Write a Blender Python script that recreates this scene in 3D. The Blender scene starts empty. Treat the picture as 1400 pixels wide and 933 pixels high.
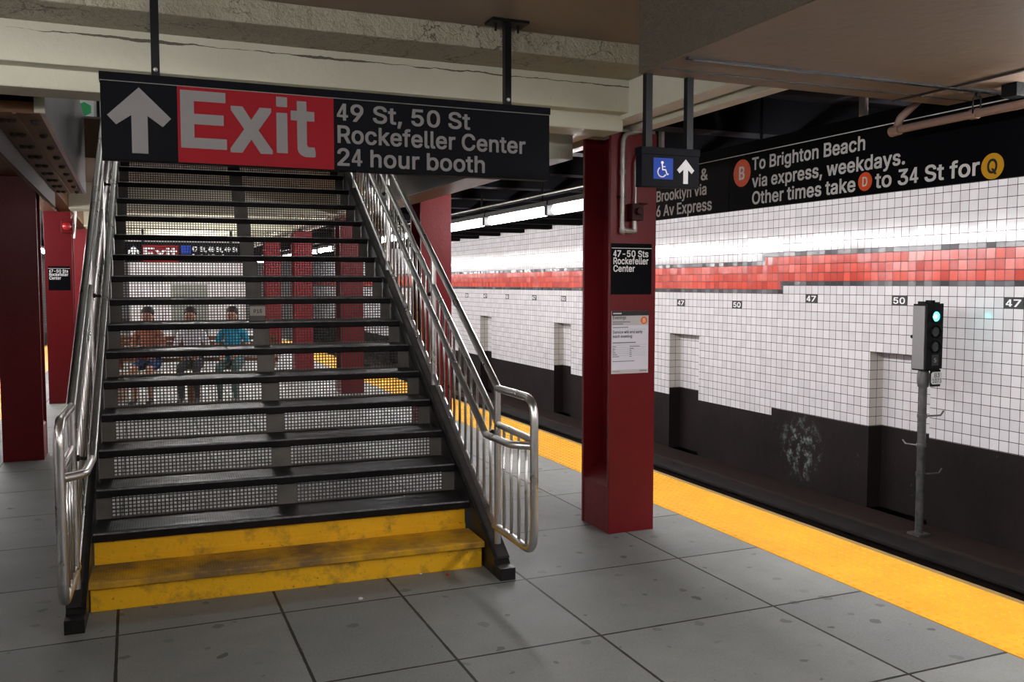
import bpy, bmesh, math, json, random
from mathutils import Vector, Matrix
random.seed(7)
S = bpy.context.scene
COL = S.collection

# ---------------------------------------------------------------- camera, world, exposure
cam = bpy.data.cameras.new('camera')
cam.sensor_width = 36.0
cam.lens = 1235.0 / 1400.0 * 36.0
cam.clip_start = 0.05
cam.clip_end = 200
cam_o = bpy.data.objects.new('camera', cam)
COL.objects.link(cam_o)
cam_o.location = (0, 0, 1.6)
cam_o.rotation_euler = (math.radians(90 - 3.637), 0, math.radians(-22.793))
S.camera = cam_o
S.view_settings.view_transform = 'Standard'
S.view_settings.look = 'None'
S.view_settings.exposure = 0.0
S.view_settings.gamma = 1.0
S.view_settings.use_curve_mapping = False
W = bpy.data.worlds.new('world')
S.world = W
W.use_nodes = True
W.node_tree.nodes['Background'].inputs[0].default_value = (0.6, 0.7, 1.0, 1)
W.node_tree.nodes['Background'].inputs[1].default_value = 0.004
TUBE_POWER = 80.0          # radiance of the platform-edge fluorescent lenses
MEZZ_POWER = 7.0           # radiance of the lamps on the upper landing
FILL_POWER = 52.0          # radiance of the fill lamps added under the platform ceiling

# ---------------------------------------------------------------- node helpers
class NT:
    def __init__(s, name):
        s.m = bpy.data.materials.new(name)
        s.m.use_nodes = True
        s.t = s.m.node_tree
        s.b = s.t.nodes['Principled BSDF']
    def n(s, typ, **kw):
        x = s.t.nodes.new(typ)
        for k, v in kw.items():
            setattr(x, k, v)
        return x
    def l(s, a, b):
        s.t.links.new(a, b)
    def set(s, sock, v):
        if hasattr(v, 'is_output') or isinstance(v, bpy.types.NodeSocket):
            s.l(v, sock)
        else:
            sock.default_value = v
    def math(s, op, a, b=None, c=None):
        x = s.n('ShaderNodeMath', operation=op)
        s.set(x.inputs[0], a)
        if b is not None: s.set(x.inputs[1], b)
        if c is not None: s.set(x.inputs[2], c)
        return x.outputs[0]
    def mix(s, f, a, b):
        x = s.n('ShaderNodeMix', data_type='RGBA')
        s.set(x.inputs[0], f)
        s.set(x.inputs[6], c4(a)); s.set(x.inputs[7], c4(b))
        return x.outputs[2]
    def pos(s):
        if not hasattr(s, '_p'):
            g = s.n('ShaderNodeNewGeometry')
            s._p = g.outputs['Position']
            x = s.n('ShaderNodeSeparateXYZ'); s.l(s._p, x.inputs[0])
            s._xyz = x.outputs
        return s._p
    def obj(s):
        if not hasattr(s, '_o'):
            s._o = s.n('ShaderNodeTexCoord').outputs['Object']
        return s._o
    def noise(s, scale, detail=4, rough=0.6, vec=None, out=0):
        x = s.n('ShaderNodeTexNoise')
        x.inputs['Scale'].default_value = scale
        x.inputs['Detail'].default_value = detail
        x.inputs['Roughness'].default_value = rough
        s.l(vec if vec is not None else s.pos(), x.inputs['Vector'])
        return x.outputs[out]
    def ramp(s, f, lo, hi):
        x = s.n('ShaderNodeMapRange'); x.clamp = True
        s.set(x.inputs[0], f)
        x.inputs[1].default_value = lo; x.inputs[2].default_value = hi
        return x.outputs[0]
    def bump(s, h, strength=0.3, dist=0.01, normal=None):
        x = s.n('ShaderNodeBump')
        x.inputs['Strength'].default_value = strength
        x.inputs['Distance'].default_value = dist
        s.l(h, x.inputs['Height'])
        if normal is not None: s.l(normal, x.inputs['Normal'])
        return x.outputs[0]
    def out(s, color=None, rough=None, metal=None, normal=None, spec=None, coat=None):
        b = s.b.inputs
        if color is not None: s.set(b['Base Color'], c4(color))
        if rough is not None: s.set(b['Roughness'], rough)
        if metal is not None: s.set(b['Metallic'], metal)
        if normal is not None: s.l(normal, b['Normal'])
        if spec is not None: s.set(b['Specular IOR Level'], spec)
        if coat is not None: s.set(b['Coat Weight'], coat)
        return s.m

def c4(v):
    if isinstance(v, (tuple, list)) and len(v) == 3:
        return (v[0], v[1], v[2], 1.0)
    return v

def plain(name, col, rough=0.5, metal=0.0, spec=0.5, var=0.12, scale=9.0, bump=0.0, bscale=60.0):
    t = NT(name)
    f = t.noise(scale, 5)
    f = t.ramp(f, 0.3, 0.7)
    c = t.mix(f, tuple(x * (1 - var) for x in col), tuple(min(1, x * (1 + var)) for x in col))
    nrm = None
    if bump:
        nrm = t.bump(t.noise(bscale, 5, 0.65), bump, 0.004)
    return t.out(c, rough, metal, nrm, spec)

def emit(name, col, power):
    t = NT(name)
    t.out((0.8, 0.8, 0.8), 0.4)
    t.b.inputs['Emission Color'].default_value = c4(col)
    t.b.inputs['Emission Strength'].default_value = power
    return t.m

def tile_mat(name, col, z0, axis='Y', y0=9.04, t=0.1077, h=0.1077, var=0.10, dirt=0.25, grout=(0.045, 0.03, 0.028), rough=0.11, tilt=0.018, col2=None):
    T = NT(name)
    T.pos()
    ax = T._xyz[{'X': 0, 'Y': 1}[axis]]
    u = T.math('DIVIDE', T.math('SUBTRACT', ax, y0), t)
    v = T.math('DIVIDE', T.math('SUBTRACT', T._xyz[2], z0), h)
    fu, fv = T.math('FRACT', u), T.math('FRACT', v)
    du = T.math('MINIMUM', fu, T.math('SUBTRACT', 1.0, fu))
    dv = T.math('MINIMUM', fv, T.math('SUBTRACT', 1.0, fv))
    d = T.math('MINIMUM', du, T.math('MULTIPLY', dv, h / t))
    g = T.math('LESS_THAN', d, 0.030)
    cv = T.n('ShaderNodeCombineXYZ')
    T.l(T.math('FLOOR', u), cv.inputs[0]); T.l(T.math('FLOOR', v), cv.inputs[1])
    wn = T.n('ShaderNodeTexWhiteNoise', noise_dimensions='3D')
    T.l(cv.outputs[0], wn.inputs['Vector'])
    c = T.mix(wn.outputs['Value'], tuple(x * (1 - var) for x in col), col2 or tuple(min(1, x * (1 + var * .4)) for x in col))
    dn = T.ramp(T.noise(2.3, 7, 0.7), 0.55, 0.8)
    c = T.mix(T.math('MULTIPLY', dn, dirt), c, (0.22, 0.19, 0.15))
    c = T.mix(g, c, grout)
    r = T.math('ADD', T.math('MULTIPLY', g, 0.7), T.math('ADD', rough, T.math('MULTIPLY', dn, 0.15)))
    # each tile sits at its own slight tilt
    sb = T.n('ShaderNodeVectorMath', operation='SUBTRACT'); T.l(wn.outputs['Color'], sb.inputs[0]); sb.inputs[1].default_value = (.5, .5, .5)
    sc = T.n('ShaderNodeVectorMath', operation='SCALE'); T.l(sb.outputs[0], sc.inputs[0]); sc.inputs['Scale'].default_value = tilt
    ge = T.n('ShaderNodeNewGeometry')
    ad = T.n('ShaderNodeVectorMath', operation='ADD'); T.l(ge.outputs['Normal'], ad.inputs[0]); T.l(sc.outputs[0], ad.inputs[1])
    nm = T.n('ShaderNodeVectorMath', operation='NORMALIZE'); T.l(ad.outputs[0], nm.inputs[0])
    return T.out(c, r, 0.0, nm.outputs[0], 0.5)

# ---------------------------------------------------------------- mesh builder
class MB:
    def __init__(s):
        s.v = []; s.f = []; s.mi = []; s.sm = []
    def face(s, idx, mi=0, sm=False):
        s.f.append(tuple(idx)); s.mi.append(mi); s.sm.append(sm)
    def quad(s, a, b, c, d, mi=0):
        k = len(s.v); s.v += [a, b, c, d]; s.face((k, k + 1, k + 2, k + 3), mi); return s
    def box(s, x0, x1, y0, y1, z0, z1, mi=0):
        k = len(s.v)
        s.v += [(x0, y0, z0), (x1, y0, z0), (x1, y1, z0), (x0, y1, z0), (x0, y0, z1), (x1, y0, z1), (x1, y1, z1), (x0, y1, z1)]
        for q in ((0, 3, 2, 1), (4, 5, 6, 7), (0, 1, 5, 4), (1, 2, 6, 5), (2, 3, 7, 6), (3, 0, 4, 7)):
            s.face([k + i for i in q], mi)
        return s
    def prism(s, poly, P, U, V, N, mi=0):
        """polygon poly (2D, counter-clockwise seen against N) at P + U x + V y, extruded by vector N"""
        k = len(s.v); n = len(poly)
        P, U, V, N = Vector(P), Vector(U), Vector(V), Vector(N)
        for o in (Vector((0, 0, 0)), N):
            for x, y in poly:
                s.v.append(tuple(P + U * x + V * y + o))
        s.face(list(range(k, k + n))[::-1], mi); s.face(range(k + n, k + 2 * n), mi)
        for i in range(n):
            j = (i + 1) % n
            s.face((k + i, k + j, k + n + j, k + n + i), mi)
        return s
    def tube(s, pts, r, seg=10, mi=0, cap=True, closed=False):
        pts = [Vector(p) for p in pts]
        n = len(pts); k = len(s.v)
        rr = r if isinstance(r, (list, tuple)) else [r] * n
        tang = []
        for i in range(n):
            a = pts[i - 1] if (i > 0 or closed) else pts[0]
            b = pts[(i + 1) % n] if (i < n - 1 or closed) else pts[n - 1]
            tang.append((b - a).normalized())
        t0 = tang[0]
        nr = t0.orthogonal().normalized()
        for i in range(n):
            t = tang[i]
            if i: nr = (nr - t * nr.dot(t)).normalized()
            bn = t.cross(nr)
            for j in range(seg):
                a = 2 * math.pi * j / seg
                s.v.append(tuple(pts[i] + (nr * math.cos(a) + bn * math.sin(a)) * rr[i]))
        for i in range(n if closed else n - 1):
            i2 = (i + 1) % n
            for j in range(seg):
                j2 = (j + 1) % seg
                s.face((k + i * seg + j, k + i * seg + j2, k + i2 * seg + j2, k + i2 * seg + j), mi, True)
        if cap and not closed:
            s.face([k + j for j in range(seg)][::-1], mi); s.face([k + (n - 1) * seg + j for j in range(seg)], mi)
        return s
    def disc(s, c, N, r, depth, seg=28, mi=0):
        """solid disc: centre of its back face c, extruded along N"""
        N = Vector(N).normalized(); a = N.orthogonal().normalized(); b = N.cross(a)
        return s.prism([(r * math.cos(2 * math.pi * i / seg), r * math.sin(2 * math.pi * i / seg)) for i in range(seg)], c, a, b, N * depth, mi)
    def ball(s, c, r, seg=14, rings=8, mi=0, sc=(1, 1, 1)):
        k = len(s.v)
        for i in range(rings + 1):
            th = math.pi * i / rings
            for j in range(seg):
                ph = 2 * math.pi * j / seg
                s.v.append((c[0] + sc[0] * r * math.sin(th) * math.cos(ph), c[1] + sc[1] * r * math.sin(th) * math.sin(ph), c[2] + sc[2] * r * math.cos(th)))
        for i in range(rings):
            for j in range(seg):
                j2 = (j + 1) % seg
                s.face((k + i * seg + j, k + (i + 1) * seg + j, k + (i + 1) * seg + j2, k + i * seg + j2), mi, True)
        return s
    def build(s, name, mats, parent=None, loc=None, local=False, bevel=0.0):
        """one mesh object; vertices are world coordinates unless local; loc is the object's own origin"""
        off = Vector((0, 0, 0))
        if parent is not None and not local: off = WL[parent.name]
        own = Vector(loc) if loc is not None else (off if parent is not None else Vector((0, 0, 0)))
        if local: own = Vector(loc) if loc is not None else Vector((0, 0, 0))
        me = bpy.data.meshes.new(name)
        me.from_pydata([tuple(Vector(p) - own) for p in s.v], [], s.f)
        for m in (mats if isinstance(mats, (list, tuple)) else [mats]): me.materials.append(m)
        me.polygons.foreach_set('material_index', s.mi)
        me.polygons.foreach_set('use_smooth', s.sm)
        bm = bmesh.new(); bm.from_mesh(me)
        bmesh.ops.remove_doubles(bm, verts=bm.verts, dist=1e-6)
        bmesh.ops.recalc_face_normals(bm, faces=bm.faces)
        if bevel:
            ed = [e for e in bm.edges if len(e.link_faces) == 2 and e.calc_face_angle(0) > 0.6]
            bmesh.ops.bevel(bm, geom=ed, offset=bevel, segments=2, profile=0.6, affect='EDGES', clamp_overlap=True)
        for e in bm.edges:
            if len(e.link_faces) == 2 and e.calc_face_angle(0) > 0.75: e.smooth = False
        bm.to_mesh(me); bm.free()
        o = bpy.data.objects.new(name, me)
        COL.objects.link(o)
        if parent is not None:
            o.parent = parent
            o.location = own - off if not local else own
            WL[o.name] = own if not local else Vector((0, 0, 0))
        else:
            o.location = own
            WL[o.name] = own
        return o

WL = {}
def tag(o, label, cat, group=None, kind=None):
    o['label'] = label; o['category'] = cat
    if group: o['group'] = group
    if kind: o['kind'] = kind
    return o
def thing(name, label, cat, loc=(0, 0, 0), rz=0.0, group=None):
    o = bpy.data.objects.new(name, None)
    COL.objects.link(o); o.location = loc; o.rotation_euler = (0, 0, rz); o.empty_display_size = 0.1
    WL[o.name] = Vector(loc)
    return tag(o, label, cat, group)
def struct(o, label=None):
    o['kind'] = 'structure'
    return o
def part_label(o, label):
    o['label'] = label
    return o
def copy_tree(o, parent=None):
    c = o.copy(); COL.objects.link(c)
    if parent is not None: c.parent = parent
    for ch in list(o.children): copy_tree(ch, c)
    return c
def fillet(pts, r, n=6):
    """polyline with rounded corners; r may be one radius or one per inner point"""
    pts = [Vector(p) for p in pts]; out = [pts[0]]
    for i in range(1, len(pts) - 1):
        ri = r[i - 1] if isinstance(r, (list, tuple)) else r
        a, b, c = pts[i - 1], pts[i], pts[i + 1]
        d1, d2 = (a - b).normalized(), (c - b).normalized()
        ang = d1.angle(d2)
        if ang > math.pi - 0.02 or ri <= 0: out.append(b); continue
        tl = min(ri / math.tan(ang / 2), (a - b).length * .48, (c - b).length * .48)
        p0, p1 = b + d1 * tl, b + d2 * tl
        for k in range(n + 1):
            f = k / n
            out.append((p0 * (1 - f) + b * f) * (1 - f) + (b * (1 - f) + p1 * f) * f)
    out.append(pts[-1])
    return out

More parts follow.
